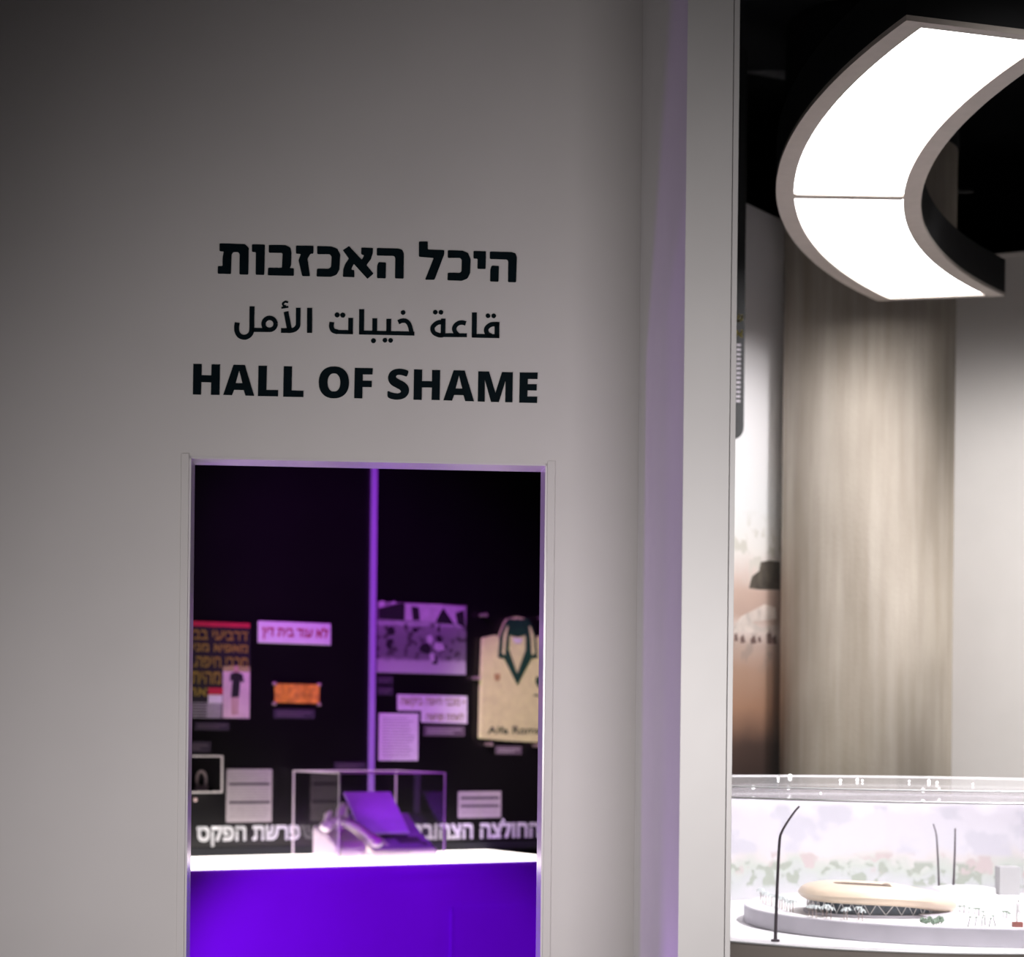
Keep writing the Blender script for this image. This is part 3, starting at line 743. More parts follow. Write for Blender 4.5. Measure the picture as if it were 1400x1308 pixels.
# ================================================================== CLEAR CASE AND FAX ON THE COUNTER
CX = CF.pt(465, 1177)[0]
CWD, CDP, CHT = 0.545, 0.485, 0.395
cc = thing('counter_case', 'large clear acrylic box on the glowing counter over the fax machine', 'display case', CF.w(CX, 0.018, CT), BA)
e_ = 0.006
fr = MB()
for (x, y) in ((0, 0), (CWD-e_, 0), (0, CDP-e_), (CWD-e_, CDP-e_)): fr.box(x, y, 0.0005, x+e_, y+e_, CHT)
for z in (CHT-e_,):
    fr.box(0, 0, z, CWD, e_, CHT).box(0, CDP-e_, z, CWD, CDP, CHT).box(0, 0, z, e_, CDP, CHT).box(CWD-e_, 0, z, CWD, CDP, CHT)
fr.build('edges', M['acredge'], cc)
MB().box(e_, 0.002, 0.0005, CWD-e_, 0.005, CHT-e_).build('front_pane', M['acr'], cc)
MB().box(0.002, e_, 0.0005, 0.005, CDP-e_, CHT-e_).build('left_pane', M['acr'], cc)
MB().box(CWD-0.005, e_, 0.0005, CWD-0.002, CDP-e_, CHT-e_).build('right_pane', M['acr'], cc)

FX = CF.pt(509, 1172, 0.11)[0]
fx = thing('fax_machine', 'ivory fax machine with raised paper tray, violet lit inside the clear case', 'fax machine', CF.w(FX, 0.10, CT+0.0005), BA)
W_, Dp = 0.335, 0.30
def xsec(mb, prof, x0, x1):                        # profile in y,z extruded along x
    n = len(prof); mb.add([(x0, a, b) for a, b in prof]+[(x1, a, b) for a, b in prof],
        [tuple(range(n)), tuple(reversed(range(n, 2*n)))]+[(i, (i+1) % n, (i+1) % n+n, i+n) for i in range(n)]); return mb
xsec(MB(), [(0, 0), (0, 0.030), (0.012, 0.040), (0.16, 0.105), (Dp, 0.195), (Dp, 0)], 0, W_).build('body', M['fax'], fx, bevel=0.006)
xsec(MB(), [(0.014, 0.0412), (0.16, 0.1062), (Dp-0.01, 0.189), (Dp-0.012, 0.1925), (0.158, 0.1092), (0.014, 0.0442)], 0.006, W_-0.006).build('top_cover', M['cover'], fx)  # sheet added over the slope to carry its darker violet shade
xsec(MB(), [(0.090, 0.112), (0.096, 0.104), (0.292, 0.288), (0.286, 0.296)], -0.012, 0.236).build('paper_tray', M['tray'], fx, bevel=0.003)
b_ = MB(); b_.box(-0.012, -0.012, 0, 0.012, 0.012, 0.003)
def on_slope(mb, x, y, dz=0.0035):
    sl = math.atan2(0.065, 0.146); zz = 0.0412 + (y-0.014)*0.065/0.146 + dz
    mb.v = [(v[0]+x, y + v[1]*cos(sl) - v[2]*sin(sl), zz + v[1]*sin(sl) + v[2]*cos(sl)) for v in mb.v]; return mb
on_slope(MB().box(-0.06, -0.028, 0, 0.06, 0.028, 0.003), 0.225, 0.085).build('display', M['faxdark'], fx)
for i in range(3):
    for j in range(4):
        on_slope(MB().box(-0.008, -0.005, 0, 0.008, 0.005, 0.004), 0.04+i*0.026, 0.045+j*0.017).build('key', M['fax'], fx)
on_slope(MB().box(-0.014, -0.010, 0, 0.014, 0.010, 0.004), 0.29, 0.05).build('start_key', M['faxdark'], fx)
# handset cradle on the left, its handset and the coiled cord
xsec(MB(), [(-0.05, 0), (-0.055, 0.06), (-0.03, 0.085), (0.08, 0.12), (0.20, 0.15), (0.20, 0)], -0.215, -0.055).build('handset_cradle', M['fax'], fx, bevel=0.018)
hs = [(-0.215, 0.04, 0.150), (-0.19, 0.03, 0.172), (-0.15, 0.01, 0.172), (-0.10, -0.02, 0.150), (-0.055, -0.045, 0.115), (-0.02, -0.055, 0.085)]
q = catmull(hs, 5)
hd = MB().tube(q, [0.020 if 3 < i < len(q)-4 else 0.026 for i in range(len(q))], 12).build('handset', M['fax'], fx, smooth=True)
MB().ball((-0.215, 0.045, 0.148), 0.034, 0.034, 0.026).build('earpiece', M['fax'], hd, smooth=True)
MB().ball((-0.012, -0.055, 0.080), 0.034, 0.034, 0.026).build('mouthpiece', M['fax'], hd, smooth=True)
MB().tube([(-0.19, 0.10, 0.13), (-0.185, 0.09, 0.20), (-0.175, 0.08, 0.215)], [0.022, 0.018, 0.010], 10).build('hook', M['fax'], fx, smooth=True)
MB().tube([(-0.125, 0.10, 0.13), (-0.115, 0.09, 0.215), (-0.105, 0.08, 0.24), (-0.095, 0.08, 0.235)], [0.03, 0.028, 0.022, 0.012], 10).build('hook', M['fax'], fx, smooth=True)
cord = []
for i in range(150):
    tt = i/149; a = tt*2*pi*11
    cord.append((-0.10+0.26*tt, -0.058-0.012*sin(tt*5)+0.011*cos(a), 0.0165+0.011*sin(a)+0.02*max(0, 0.35-tt)))
MB().tube(cord, 0.0036, 6).build('coiled_cord', M['fax'], fx, smooth=True)

# ================================================================== GALLERY
# column
cz = 7.65; cX = ((1070+1303)/2 - 700 - 0.0105*350)*cz/F_PX + 0.0; crad = 232/2*cz/F_PX
col = MB(); nn = 72
ctop = P(1307, 214, cz).z
col.lathe([(crad, 0), (crad, ctop)], cX, cz, nn)
co = tag(col.build('concrete_column', M['concrete'], smooth=True), 'round bare concrete column with vertical board marks behind the round showcase', 'column')

MB().lathe([(crad+0.004, ctop), (crad+0.004, HW-0.001)], cX, cz, nn).build('painted_top', M['black'], co, smooth=True)  # column carried on in black above the concrete
# mural wall and mural
def topz(px, py, depth): return P(px, py, depth)
m0 = P(1022.7, 278, 7.60); m1_ = None
ztop = m0.z
r1 = ray(1068, 299.6); d1 = (ztop-EYE)/r1.z; m1_ = Vector((0, 0, EYE)) + r1*d1
mang = math.atan2(m1_.y-m0.y, m1_.x-m0.x)
MW = Plane(m0.x, m0.y, mang)
rA = ray(1360, 351.8); wA = Vector((0, 0, EYE)) + rA*((ztop-EYE)/rA.z)
rB = ray(1400, 348.3); wB = Vector((0, 0, EYE)) + rB*((ztop-EYE)/rB.z)
wang = math.atan2(wB.y-wA.y, wB.x-wA.x)
GW = Plane(wA.x, wA.y, wang)
# corner of the two walls
den = MW.d.x*GW.d.y-MW.d.y*GW.d.x
dlt = GW.o-MW.o
sM = (dlt.x*GW.d.y-dlt.y*GW.d.x)/den
sG = (dlt.x*MW.d.y-dlt.y*MW.d.x)/den
struct(MB().box(-0.25, 0.004, 0, sM-0.002, 0.12, ztop).build('wall_mural', M['gwall'], loc=MW.o, rotz=MW.a))
struct(MB().box(sG, 0, 0, 4.0, 0.12, ztop).build('wall_gallery', M['gwall'], loc=GW.o, rotz=GW.a))
struct(MB().box(sG, -0.012, ztop, 4.0, 0.12, ztop+0.012).build('trim_5', M['gwall'], loc=GW.o, rotz=GW.a))
mur = ramp_mat('town_panorama_print', [(0.0, (0.03, 0.02, 0.018)), (0.40, (0.05, 0.03, 0.025)), (0.428, (0.07, 0.042, 0.034)), (0.44, (0.16, 0.09, 0.065)), (0.47, (0.36, 0.20, 0.13)), (0.51, (0.42, 0.27, 0.20)), (0.535, (0.50, 0.38, 0.33)), (0.55, (0.70, 0.60, 0.56)), (0.565, (0.50, 0.36, 0.30)), (0.59, (0.60, 0.44, 0.37)), (0.61, (0.72, 0.60, 0.55)), (0.635, (0.84, 0.81, 0.78)), (0.68, (0.84, 0.85, 0.86)), (0.75, (0.90, 0.89, 0.91)), (1.0, (0.86, 0.83, 0.84))],
               2, 0, ztop, 5, 0.010, [(9, 0.52, (0.30, 0.25, 0.22), 0.522, 0.540), (14, 0.52, (0.66, 0.64, 0.58), 0.615, 0.66)])
o = MB().box(-0.25, 0, 0.05, sM-0.01, 0.0035, ztop-0.002).build('wall_mural_print', mur, loc=MW.o, rotz=MW.a)
tag(o, 'tall printed panorama of a town and brown field left of the concrete column', 'mural')
o['category'] = 'mural'
def mur_poly(nm, polys, mt):
    for pl in polys:
        mb = MB(); fill_mesh(mb, [[MW.pt(*p) for p in pl]], -0.0012, 0); mb.build(nm, mt, o)
M['murdark'] = mat('dark_printed_vegetation', (0.10, 0.085, 0.07), 0.7, noise=0.5, scale=14)
M['murpale'] = mat('pale_printed_buildings', (0.66, 0.58, 0.53), 0.7, noise=0.25, scale=14)
M['murfig'] = mat('printed_onlookers', (0.16, 0.10, 0.09), 0.7, noise=0.3, scale=20)
mur_poly('printed_grove', [[(1024,804),(1028,788),(1038,780),(1040,768),(1052,766),(1066,768),(1066,806),(1040,806)]], M['murdark'])
mur_poly('printed_rooftops', [[(1001,858),(1014,842),(1030,834),(1045,826),(1060,830),(1062,846),(1028,850),(1040,858),(1062,854),(1062,866),(1003,864)]], M['murpale'])
mur_poly('printed_onlookers', [[(1048,868),(1052,860),(1055,868),(1056,880),(1049,880)], [(1056,872),(1060,868),(1062,880),(1057,880)], [(1026,874),(1031,868),(1034,879),(1027,880)], [(1012,872),(1016,867),(1019,878),(1013,879)], [(1004,868),(1007,865),(1009,876),(1004,876)], [(1036,872),(1039,869),(1041,878),(1037,878)]], M['murfig'])

# hanging black sign beside the side panel
bz = 6.5
bx1 = P(1018.5, 430, bz).x; bb = P(1010, 600, bz).z
t = thing('hanging_sign', 'black hanging sign with rounded corners, yellow heading and white text beside the mural', 'sign', (bx1-0.13, bz, bb))
wd, h = 0.26, 1.25
poly = rounded([(-wd/2, 0), (wd/2, 0), (wd/2, h), (-wd/2, h)], 0.04, 6)
mb = MB(); fill_mesh(mb, [poly], 0, 0.012); mb.build('board', M['lampbody'], t)
for k, (y0, y1) in enumerate(((430, 440), (449, 461))):
    text_mb(heb(('שער הכניסה', 'אל הכדורגל')[k]), -wd/2+0.03, P(1012, y1, bz).z-bb, wd/2-0.006, P(1012, y0, bz).z-bb, y=0, bold=0.04).build('heading', M['goldprint'], t)
for k in range(13):
    y0 = 470+k*6.4
    MB().box(-wd/2+0.03, -0.0008, P(1012, y0+3, bz).z-bb, wd/2-0.012, 0, P(1012, y0, bz).z-bb).build('text_line', M['greypaper'], t)
for x in (-0.09, 0.09): MB().tube([(x, 0.006, h-0.002), (x, 0.006, HW-bb-0.001)], 0.0025, 6).build('cable', M['lampbody'], t)

# ceiling parts
o = MB().tube([P(960, 60, 9.5), P(1500, 130, 9.5)], 0.22, 20).build('air_duct', M['duct'], smooth=True)
tag(o, 'dark round air duct crossing the black ceiling behind the ring lamp', 'duct')
o = MB().tube([P(990, 84, 8.2), P(1095, 104, 8.2)], 0.028, 10).build('ceiling_pipe', M['duct'], smooth=True)
tag(o, 'thin dark pipe under the black ceiling left of the ring lamp', 'pipe')
a_, b_ = P(1108, -30, 8.6), P(1190, 50, 8.6)
o = MB().prism([(P(x, y, 8.6).x, P(x, y, 8.6).z) for x, y in ((1085, -60), (1190, -60), (1170, 8), (1121, 62), (1100, 20))], 8.6, 8.75).build('ceiling_bracket', M['beam'])
tag(o, 'brownish angled ceiling bracket above the upper left of the ring lamp', 'bracket')
o = MB().tube([P(1272, 262, 7.9), P(1330, 261, 7.9)], 0.008, 8).build('rail_pipe', M['lampbody'], smooth=True)
tag(o, 'short black rod beside the column seen through the ring lamp', 'rod')

# ring lamp
LZ = EYE + 1.5; LC = Vector((4.046, 5.213)); RO, RI, LH = 3.362, 2.962, 0.125
A0 = math.atan2(4.296-LC.y, 0.813-LC.x) % (2*pi); A1 = math.atan2(7.067-LC.y, 1.259-LC.x) % (2*pi)
AI0 = math.atan2(4.415-LC.y, 1.205-LC.x) % (2*pi); AI1 = math.atan2(6.989-LC.y, 1.637-LC.x) % (2*pi)
def arc(r_, a0, a1, n=48): return [(LC.x+r_*cos(a0+(a1-a0)*i/n), LC.y+r_*sin(a0+(a1-a0)*i/n)) for i in range(n+1)]
def angat(r_, tt):                                  # angle at ring radius r for start (0) or end (1)
    k = (RO-r_)/(RO-RI)
    return (A0+(AI0-A0)*k) if tt == 0 else (A1+(AI1-A1)*k)
lp = thing('ring_lamp', 'large black pendant arc lamp with two glowing white panels', 'lamp', (0, 0, 0))
def sector(ro, ri, z0, z1, pa0=0, pa1=0, am=None):
    """annular sector prism; pa shifts the ends inwards by an angle"""
    o_ = arc(ro, angat(ro, 0)+pa0*-1, angat(ro, 1)+pa1)
    i_ = arc(ri, angat(ri, 0)+pa0*-1, angat(ri, 1)+pa1)
    mb = MB(); n = len(o_)
    vs = [(x, y, z0) for x, y in o_]+[(x, y, z0) for x, y in i_]+[(x, y, z1) for x, y in o_]+[(x, y, z1) for x, y in i_]
    fs = []
    for k in range(n-1):
        fs += [(k, k+1, n+k+1, n+k), (2*n+k, 3*n+k, 3*n+k+1, 2*n+k+1), (k, 2*n+k, 2*n+k+1, k+1), (n+k, n+k+1, 3*n+k+1, 3*n+k)]
    fs += [(0, n, 3*n, 2*n), (n-1, 3*n-1, 4*n-1, 2*n-1)] if False else [(0, n, 3*n, 2*n), (n-1, 2*n-1, 4*n-1, 3*n-1)]
    return mb.add(vs, fs)
sector(RO, RI, LZ+0.012, LZ+LH).build('housing', M['lampbody'], lp)
sector(RO, RO-0.05, LZ, LZ+0.012).build('outer_rim', M['lamprim'], lp)
sector(RI+0.05, RI, LZ, LZ+0.012).build('inner_rim', M['lamprim'], lp)
# ends and seam bars between the rims
amid = math.atan2(5.722-LC.y, 0.767-LC.x) % (2*pi)
def radial_bar(p_o, p_i, half, z0, z1):
    d = (Vector(p_i)-Vector(p_o)).normalized(); nrm = Vector((-d.y, d.x))
    q = [Vector(p_o)+nrm*half, Vector(p_i)+nrm*half, Vector(p_i)-nrm*half, Vector(p_o)-nrm*half]
    return MB().zprism([tuple(v) for v in q], z0, z1)
def rp(r_, a): return (LC.x+r_*cos(a), LC.y+r_*sin(a))
sm_o, sm_i = (0.767+0.012, 5.722), (1.1235, 5.708)
e = 0.05
radial_bar(rp(RO-e, angat(RO-e, 0)-0.0046), rp(RI+e, angat(RI+e, 0)-0.0052), 0.0155, LZ, LZ+0.012).build('end_bar', M['lamprim'], lp)
radial_bar(rp(RO-e, angat(RO-e, 1)+0.0046), rp(RI+e, angat(RI+e, 1)+0.0052), 0.0155, LZ, LZ+0.012).build('end_bar', M['lamprim'], lp)
radial_bar(rp(RO-e, amid+0.003), rp(RI+e, math.atan2(5.708-LC.y, 1.13-LC.x) % (2*pi)), 0.020, LZ-0.001, LZ+0.011).build('seam_bar', M['lamprim'], lp)
def pane(t0, t1):
    n = 24; ro, ri = RO-0.049, RI+0.049
    aim_o, aim_i = amid+0.003, math.atan2(5.708-LC.y, 1.13-LC.x) % (2*pi)
    def rng(r_, am): return (angat(r_, 0)-0.004, am) if t0 == 0 else (am, angat(r_, 1)+0.004)
    oo = arc(ro, *rng(ro, aim_o), n); ii = arc(ri, *rng(ri, aim_i), n)
    mb = MB(); m_ = n+1
    vs = [(x, y, LZ+0.007) for x, y in oo+ii]+[(x, y, LZ+0.0118) for x, y in oo+ii]
    fs = [(k, k+1, m_+k+1, m_+k) for k in range(n)]+[(2*m_+k, 3*m_+k, 3*m_+k+1, 2*m_+k+1) for k in range(n)]
    fs += [(k, 2*m_+k, 2*m_+k+1, k+1) for k in range(n)]+[(m_+k, m_+k+1, 3*m_+k+1, 3*m_+k) for k in range(n)]
    fs += [(0, m_, 3*m_, 2*m_), (n, 2*m_+n, 3*m_+n, m_+n)]
    return mb.add(vs, fs)
pane(0, 0.5).build('light_panel', M['diffuser'], lp)
pane(0.5, 1).build('light_panel', M['diffuser'], lp)
for a in (A0-0.08, amid, A1+0.08):
    MB().tube([(*rp(3.16, a), LZ+LH), (*rp(3.16, a), HW-0.001)], 0.003, 6).build('cable', M['lampbody'], lp)

# ================================================================== ROUND SHOWCASE
PC = Vector((1.10, 5.57)); PR = 0.80
PZ = EYE - 0.505
t = thing('round_plinth', 'round taupe plinth with a white top carrying the stadium model', 'plinth', (PC.x, PC.y, 0))
MB().lathe([(PR-0.012, 0), (PR-0.012, PZ-0.001)], n=96).build('body', M['plinth'], t, smooth=True)
MB().lathe([(PR-0.010, PZ-0.003), (PR, PZ-0.003), (PR, PZ), (0.001, PZ)], n=96).build('top', M['plinthtop'], t, smooth=True)
LT, LB = EYE-0.1285, EYE-0.156
GR = 0.785
gc = thing('glass_cover', 'clear round cover with a thick lid over the stadium model', 'display case', (PC.x, PC.y, PZ+0.0005))
MB().lathe([(GR, 0), (GR, LB-PZ-0.001)], n=96, cap=False).build('cylinder_wall', M['glass'], gc, smooth=True)
MB().lathe([(0.001, LB-PZ), (GR+0.008, LB-PZ), (GR+0.008, LT-PZ), (0.001, LT-PZ)], n=96, cap=False).build('lid', M['lid'], gc, smooth=True)
M['rimline'] = mat('polished_lid_rim', (0.92, 0.90, 0.92), 0.25, noise=0.03, scale=20)
for zz, rr in ((LT-PZ, 0.0022), (LB-PZ, 0.0026)):
    MB().tube([((GR+0.008)*cos(a), (GR+0.008)*sin(a), zz) for a in [2*pi*i/96 for i in range(96)]], rr, 6, closed=True).build('lid_edge', M['rimline'], gc, smooth=True)
for px_, py_, sz in ((1064, 1064, .007), (1080, 1061, .013), (1030, 1076, .013), (1078, 1077, .012), (1149, 1067, .008), (1172, 1066, .009), (1179, 1067, .006), (1243, 1068, .006), (1270, 1068, .010), (1281, 1070, .008), (1262, 1080, .015), (1284, 1078, .009), (1119, 1085, .007), (1330, 1072, .006)):
    r_ = ray(px_, py_); hgt = LT - 0.012 if py_ > 1072 else LT+0.004
    d_ = (hgt-EYE)/r_.z; p = Vector((0, 0, EYE))+r_*d_
    v2 = Vector((p.x-PC.x, p.y-PC.y))
    if v2.length > GR-0.02: v2 = v2.normalized()*(GR-0.02)
    MB().ball((v2.x, v2.y, hgt-PZ), sz*0.38, sz*0.38, sz*0.42, 10, 6).build('led', M['led'], gc, smooth=True)  # bright highlights on the lid, added as small glowing balls

# added pale screen round the showcase back, hazy reflections painted into its colours
scr = ramp_mat('hazy_park_print', [(0.0, (0.56, 0.55, 0.58)), (0.18, (0.48, 0.50, 0.50)), (0.28, (0.47, 0.51, 0.46)), (0.38, (0.58, 0.55, 0.54)), (0.47, (0.58, 0.57, 0.61)), (0.8, (0.60, 0.58, 0.63)), (1.0, (0.76, 0.75, 0.79))],
               2, 0, 0.34, 10, 0.22, [(26, 0.52, (0.34, 0.38, 0.32), 0.12, 0.34), (18, 0.55, (0.50, 0.43, 0.42), 0.24, 0.42), (7, 0.5, (0.52, 0.51, 0.56), 0.42, 0.85)])
mb = MB(); n = 60; a0, a1 = radians(-8), radians(188); hh = LB-PZ-0.006
inner = [((GR-0.012)*cos(a0+(a1-a0)*i/n), (GR-0.012)*sin(a0+(a1-a0)*i/n)) for i in range(n+1)]
outer = [((GR-0.008)*cos(a0+(a1-a0)*i/n), (GR-0.008)*sin(a0+(a1-a0)*i/n)) for i in range(n+1)]
vs = [(x, y, 0.001) for x, y in inner+outer]+[(x, y, hh) for x, y in inner+outer]; m_ = n+1
fs = []
for k in range(n): fs += [(k, k+1, 2*m_+k+1, 2*m_+k), (m_+k, 3*m_+k, 3*m_+k+1, m_+k+1), (2*m_+k, 2*m_+k+1, 3*m_+k+1, 3*m_+k), (k, m_+k, m_+k+1, k+1)]
fs += [(0, 2*m_, 3*m_, m_), (n, m_+n, 3*m_+n, 2*m_+n)]
o = mb.add(vs, fs).build('landscape_screen', scr, loc=(PC.x, PC.y, PZ), smooth=True)
tag(o, 'curved pale landscape screen at the back inside the round showcase', 'screen')

# raised disc
DC = Vector((1.22, 5.49)); DR = 0.59; DZ = EYE-0.46
o = MB().lathe([(DR-0.002, 0), (DR, 0.002), (DR, DZ-PZ-0.002), (DR-0.002, DZ-PZ-0.0005)], n=96).build('round_dais', M['disc'], loc=(DC.x, DC.y, PZ+0.0005), smooth=True)
tag(o, 'round raised pale grey base under the stadium model', 'dais')
MB().lathe([(DR-0.003, 0), (DR-0.003, 0.0012)], n=96).build('top_sheet', M['plinthtop'], o, loc=(0, 0, DZ-PZ-0.0005))
ZB = DZ + 0.0012

# stadium
sc_ = P(1196, 1236, 5.30)
st_ = thing('stadium_model', 'sand coloured model stadium with rounded shell and white zigzag struts', 'model', (sc_.x, sc_.y, ZB))
mb = MB(); NU, NV = 96, 20
def shell_pt(u, v):
    a = 2*pi*u
    k = 0.5+0.5*cos(a)                                # 1 at the right end
    k2 = k**3.4
    wr = 0.048+0.010*k2; hr = 0.0215+0.004*k2; hc = 0.056-0.0285*k2 - 0.003*max(0, sin(a))
    ex = 2.6
    A_, B_ = 0.148+0.0*k2, 0.135
    cx_ = math.copysign(abs(cos(a))**(2/ex), cos(a))*A_; cy_ = math.copysign(abs(sin(a))**(2/ex), sin(a))*B_
    nx, ny = cos(a), sin(a)
    b_ = 2*pi*v
    rr = wr*math.copysign(abs(cos(b_))**0.62, cos(b_)); z = hr*sin(b_)
    if z > 0 and rr < 0: z *= 0.95
    z += -0.008*(1-0.4*k2)*(rr/wr)*(1 if z > 0 else 0.4)         # roof falls outwards
    return (cx_+nx*rr, cy_+ny*rr, hc+z)
vs = [shell_pt(i/NU, j/NV) for i in range(NU) for j in range(NV)]
fs = [(i*NV+j, ((i+1) % NU)*NV+j, ((i+1) % NU)*NV+(j+1) % NV, i*NV+(j+1) % NV) for i in range(NU) for j in range(NV)]
mb.add(vs, fs).build('roof_shell', M['shell'], st_, smooth=True)
M['bowl'] = mat('brown_grey_seating', (0.22, 0.17, 0.13), 0.7, noise=0.2, scale=120)
rim_ = [shell_pt(i/NU, 0.415) for i in range(NU)]
mb = MB(); vs = rim_+[(x*0.55, y*0.55, 0.024) for x, y, z in rim_]+[(0, 0, 0.02)]
mb.add(vs, [(i, (i+1) % NU, NU+(i+1) % NU, NU+i) for i in range(NU)]+[(NU+i, NU+(i+1) % NU, 2*NU) for i in range(NU)]).build('seating_bowl', M['bowl'], st_, smooth=True)
MB().tube([(x, y, z+0.0006) for x, y, z in rim_], 0.0014, 6, closed=True).build('roof_edge', M['bowl'], st_, smooth=True)
fac = []
for i in range(33):
    a = radians(165+160*i/32); ex = 2.4
    fac.append((math.copysign(abs(cos(a))**(2/ex), cos(a))*0.172, math.copysign(abs(sin(a))**(2/ex), sin(a))*0.158))
mb = MB(); n = len(fac)
vs = [(x*0.96, y*0.96, 0.006) for x, y in fac]+[(x*0.96, y*0.96, 0.040) for x, y in fac]
mb.add(vs, [(k, k+1, n+k+1, n+k) for k in range(n-1)]).build('glazed_wall', M['facade'], st_)
zz = [Vector((*fac[k], 0.008 if k % 2 else 0.036)) for k in range(n)]
MB().tube(zz, 0.0016, 5).build('zigzag_struts', M['whiteres'], st_)
mb = MB(); fd = [(x*1.06, y*1.06) for x, y in fac]; mb.zprism([(x, y) for x, y in fd]+[(0.17, 0.02), (-0.17, 0.06)], 0, 0.007); mb.build('terrace', M['disc'], st_)
q = P(1286, 1254, 5.10); lx, ly = q.x-sc_.x, q.y-sc_.y
xs = MB(); xs.add([(lx-0.05, ly-0.02, 0), (lx+0.045, ly-0.03, 0), (lx+0.065, ly+0.10, 0), (lx-0.05, ly+0.10, 0), (lx-0.03, ly+0.0, 0.008), (lx+0.025, ly-0.005, 0.008), (lx+0.05, ly+0.10, 0.014), (lx-0.05, ly+0.10, 0.012)],
      [(0,3,2,1),(4,5,6,7),(0,1,5,4),(1,2,6,5),(2,3,7,6),(3,0,4,7)]); xs.build('ramp', M['disc'], st_)
b_ = P(1211, 1210.5, 5.33); MB().ball((b_.x-sc_.x, b_.y-sc_.y, b_.z-ZB), 0.013, 0.013, 0.006).build('screen_box', M['bowl'], st_, smooth=True)

# tall bent lamp posts
def ground(px, py, z=None):
    r_ = ray(px, py); d_ = ((z if z is not None else ZB)-EYE)/r_.z
    return Vector((0, 0, EYE))+r_*d_
def lamppost(pxs, depth, rads, label, basez):
    pts = [P(x, y, depth) for x, y in pxs]; b0 = pts[0].copy(); b0.z = basez
    t = thing('model_lamppost', label, 'lamppost', b0, 0, 'tall dark lampposts of the model')
    loc = [p-b0 for p in pts]; loc[0].z = 0.001
    q_ = catmull([tuple(p) for p in loc], 5)
    MB().tube(q_, [rads[0]+(rads[1]-rads[0])*i/(len(q_)-1) for i in range(len(q_))], 10).build('pole', M['post'], t, smooth=True)
    MB().lathe([(rads[0]*2.4, 0), (rads[0]*2.4, rads[0]*1.1), (rads[0], rads[0]*1.3)], n=16).build('foot', M['post'], t, smooth=True)
g = ground(1060, 1287, PZ)
lamppost([(1060,1287),(1061.5,1240),(1064,1180),(1066,1148),(1068.5,1138),(1075,1126),(1086,1110),(1093,1102)], g.y, (0.0044, 0.0022), 'tall dark bent lamppost at the front left edge of the plinth', PZ+0.0005)
lamppost([(1302,1242),(1304,1200),(1305.5,1160),(1306,1132)], ground(1302, 1226).y, (0.0042, 0.0020), 'straight dark lamppost right behind the stadium model', ZB)
lamppost([(1284,1232),(1283,1190),(1281.5,1160),(1280,1140),(1276,1126)], ground(1284, 1224).y, (0.0032, 0.0016), 'slimmer dark lamppost with bent tip, left of the straight one behind the stadium', ZB)

# small trees
def make_palm(name, label, group, h, leafm, lean=0.0, nleaf=8, lr=0.011, trunkm='trunk'):
    t = thing(name, label, 'model tree', (0, 0, 0), 0, group)
    MB().tube([(0, 0, 0), (lean*0.5, 0, h*0.5), (lean, 0, h)], [0.0013, 0.0011, 0.0009], 6).build('trunk', M[trunkm], t, smooth=True)
    mb = MB()
    for k in range(nleaf):
        a = 2*pi*k/nleaf + 0.3*k
        for (r0, z0, r1_, z1) in ((0, 0, lr*0.5, lr*0.35), (lr*0.5, lr*0.35, lr, -lr*0.25)):
            wv = lr*0.16; dx_, dy_ = cos(a), sin(a)
            mb.add([(lean+dx_*r0-dy_*wv, dy_*r0+dx_*wv, h+z0+0.0003), (lean+dx_*r0+dy_*wv, dy_*r0-dx_*wv, h+z0+0.0003), (lean+dx_*r1_+dy_*wv*0.6, dy_*r1_-dx_*wv*0.6, h+z1+0.0003), (lean+dx_*r1_-dy_*wv*0.6, dy_*r1_+dx_*wv*0.6, h+z1+0.0003),
                    (lean+dx_*r0-dy_*wv, dy_*r0+dx_*wv, h+z0-0.0003), (lean+dx_*r0+dy_*wv, dy_*r0-dx_*wv, h+z0-0.0003), (lean+dx_*r1_+dy_*wv*0.6, dy_*r1_-dx_*wv*0.6, h+z1-0.0003), (lean+dx_*r1_-dy_*wv*0.6, dy_*r1_+dx_*wv*0.6, h+z1-0.0003)],
                   [(0,1,2,3),(7,6,5,4),(0,4,5,1),(1,5,6,2),(2,6,7,3),(3,7,4,0)])
    mb.build('crown', M[leafm], t)
    return t
def plant(proto, spots):
    for i, (px_, py_) in enumerate(spots):
        p = ground(px_, py_); loc = (p.x, p.y, ZB)
        if i == 0: proto.location = loc
        else: dup(proto, loc, R.random()*6.28, scale=[0.85+0.3*R.random()]*3)
pm = make_palm('model_palm', 'tiny frosted palm left of the stadium model, behind the tall front lamppost', 'palms left of the stadium', 0.026, 'paleleaf', 0.0, 11, 0.012)
plant(pm, [(1043,1234),(1047,1236),(1051,1235),(1055,1238),(1066,1241),(1069,1243),(1073,1243),(1076,1245),(1080,1246),(1084,1247),(1040,1231),(1062,1239)])
pm = make_palm('model_palm', 'tiny frosted palm in front of the zigzag struts of the stadium model', 'palms before the stadium', 0.026, 'paleleaf', 0.0, 11, 0.012)
plant(pm, [(x, y+4.5) for x, y in ((1111,1249),(1116,1250),(1130,1250),(1136,1252),(1154,1252),(1158,1253),(1174,1253),(1179,1255),(1106,1247),(1125,1249))])
pm = make_palm('model_palm', 'tiny dark stemmed leaning palm on the right of the model base', 'palms right of the stadium', 0.024, 'leaf', 0.006, 9, 0.0055, 'post')
plant(pm, [(1323,1267),(1333,1266),(1342,1266),(1347,1265),(1352,1267),(1361,1266)])
pm = make_palm('model_palm', 'tiny grey green tree in the back row right of the stadium model', 'trees right behind the stadium', 0.016, 'leaf', 0.0, 10, 0.0075, 'post')
plant(pm, [(1312,1247),(1318,1248),(1325,1249),(1333,1250),(1338,1252),(1344,1254),(1372,1254),(1376,1255),(1380,1256)])
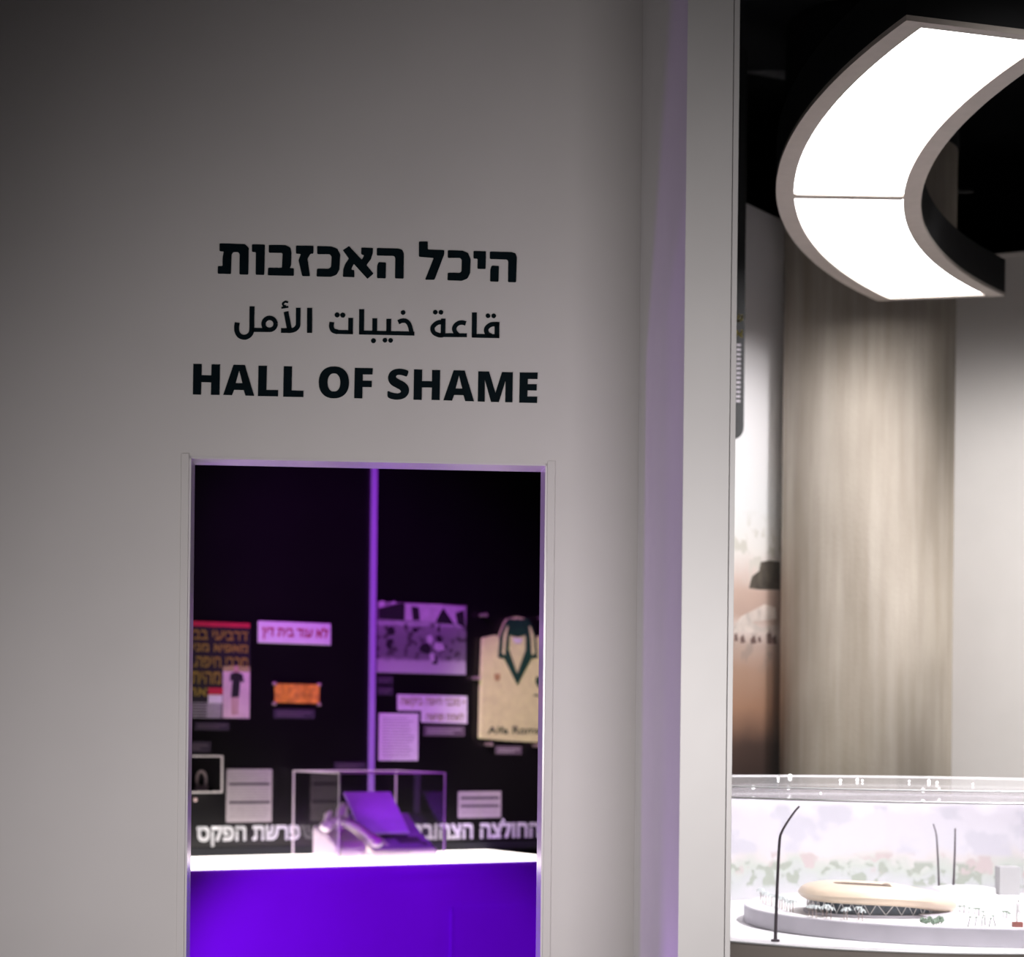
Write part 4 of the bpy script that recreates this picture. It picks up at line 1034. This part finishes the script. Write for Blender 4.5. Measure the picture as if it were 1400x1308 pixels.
def make_bush():
    t = thing('model_bush', 'tiny sage bush at the front of the model base, before the ramp', 'model bush', (0, 0, 0), 0, 'bushes before the ramp')
    mb = MB()
    for k in range(12):
        a, b = k*2.4, 0.3+0.1*k
        mb.ball((0.0045*cos(a)*sin(b*2), 0.0045*sin(a)*sin(b*2), 0.005+0.0009*k), 0.0032, 0.0032, 0.0026, 6, 4)
    mb.build('foliage', M['leaf'], t, smooth=True)
    MB().tube([(0, 0, 0), (0, 0, 0.005)], 0.0008, 5).build('stem', M['trunk'], t)
    return t
plant(make_bush(), [(1261,1263),(1266,1264),(1271,1263),(1276,1265),(1280,1264),(1284,1262),(1287,1263)])

# block with the white figure
p = ground(1391, 1267)
o = MB().box(-0.012, -0.008, 0, 0.012, 0.008, 0.0125).build('model_pedestal', M['brick'], loc=(p.x, p.y, ZB), bevel=0.0006)
tag(o, 'small brick red block at the right edge carrying the white figure', 'pedestal')
def figure():
    h = 0.062
    J = dict(pel=(0, 0, .50), ch=(.02, 0, .70), nk=(.025, 0, .80), hd=(.03, 0, .90), lk=(-.03, .01, .28), lf=(-.02, .02, .03), rk=(.10, 0, .40), rf=(.02, -.02, .24),
             ls=(-.07, 0, .74), le=(-.16, 0, .64), lh=(-.20, 0, .54), rs=(.11, 0, .77), re=(.21, 0, .88), rh=(.30, 0, 1.0))
    names = list(J); E_ = [('pel','ch'),('ch','nk'),('nk','hd'),('pel','lk'),('lk','lf'),('pel','rk'),('rk','rf'),('ch','ls'),('ls','le'),('le','lh'),('ch','rs'),('rs','re'),('re','rh')]
    rad = dict(pel=.07, ch=.075, nk=.03, hd=.06, lk=.045, lf=.03, rk=.045, rf=.03, ls=.04, le=.03, lh=.02, rs=.04, re=.03, rh=.02)
    me = bpy.data.meshes.new('model_figure')
    me.from_pydata([tuple(c*h for c in J[n_]) for n_ in names], [(names.index(a), names.index(b)) for a, b in E_], [])
    ob = bpy.data.objects.new('model_figure', me); COL.objects.link(ob)
    sk = ob.modifiers.new('skin', 'SKIN')
    for i, n_ in enumerate(names): me.skin_vertices[0].data[i].radius = (rad[n_]*h*0.9, rad[n_]*h*0.9)
    me.skin_vertices[0].data[0].use_root = True
    ob.modifiers.new('sub', 'SUBSURF').levels = 2; ob.modifiers['sub'].render_levels = 2
    me.materials.append(M['whiteres']); return ob
o = figure(); o.location = (p.x, p.y, ZB+0.0108)
tag(o, 'tiny white figure with one arm raised, standing on the brick red block', 'figurine')
# grey block and low white round riser behind
p = ground(1376, 1224)
o = MB().box(-0.030, -0.03, 0, 0.030, 0.03, 0.082).build('model_block', M['greyblock'], loc=(p.x, 5.95, PZ+0.001) if False else (P(1377, 1240, 5.97).x, 5.97, ZB), bevel=0.002)
tag(o, 'plain grey building block behind the palms at the right of the model', 'model building')
o = MB().lathe([(0.085, 0), (0.088, 0.012), (0.086, 0.03), (0.06, 0.034)], n=48).build('model_riser', M['whiteres'], loc=(P(1318, 1240, 5.80).x, 5.80, ZB), smooth=True)
tag(o, 'low white round building behind the straight lamppost', 'model building')
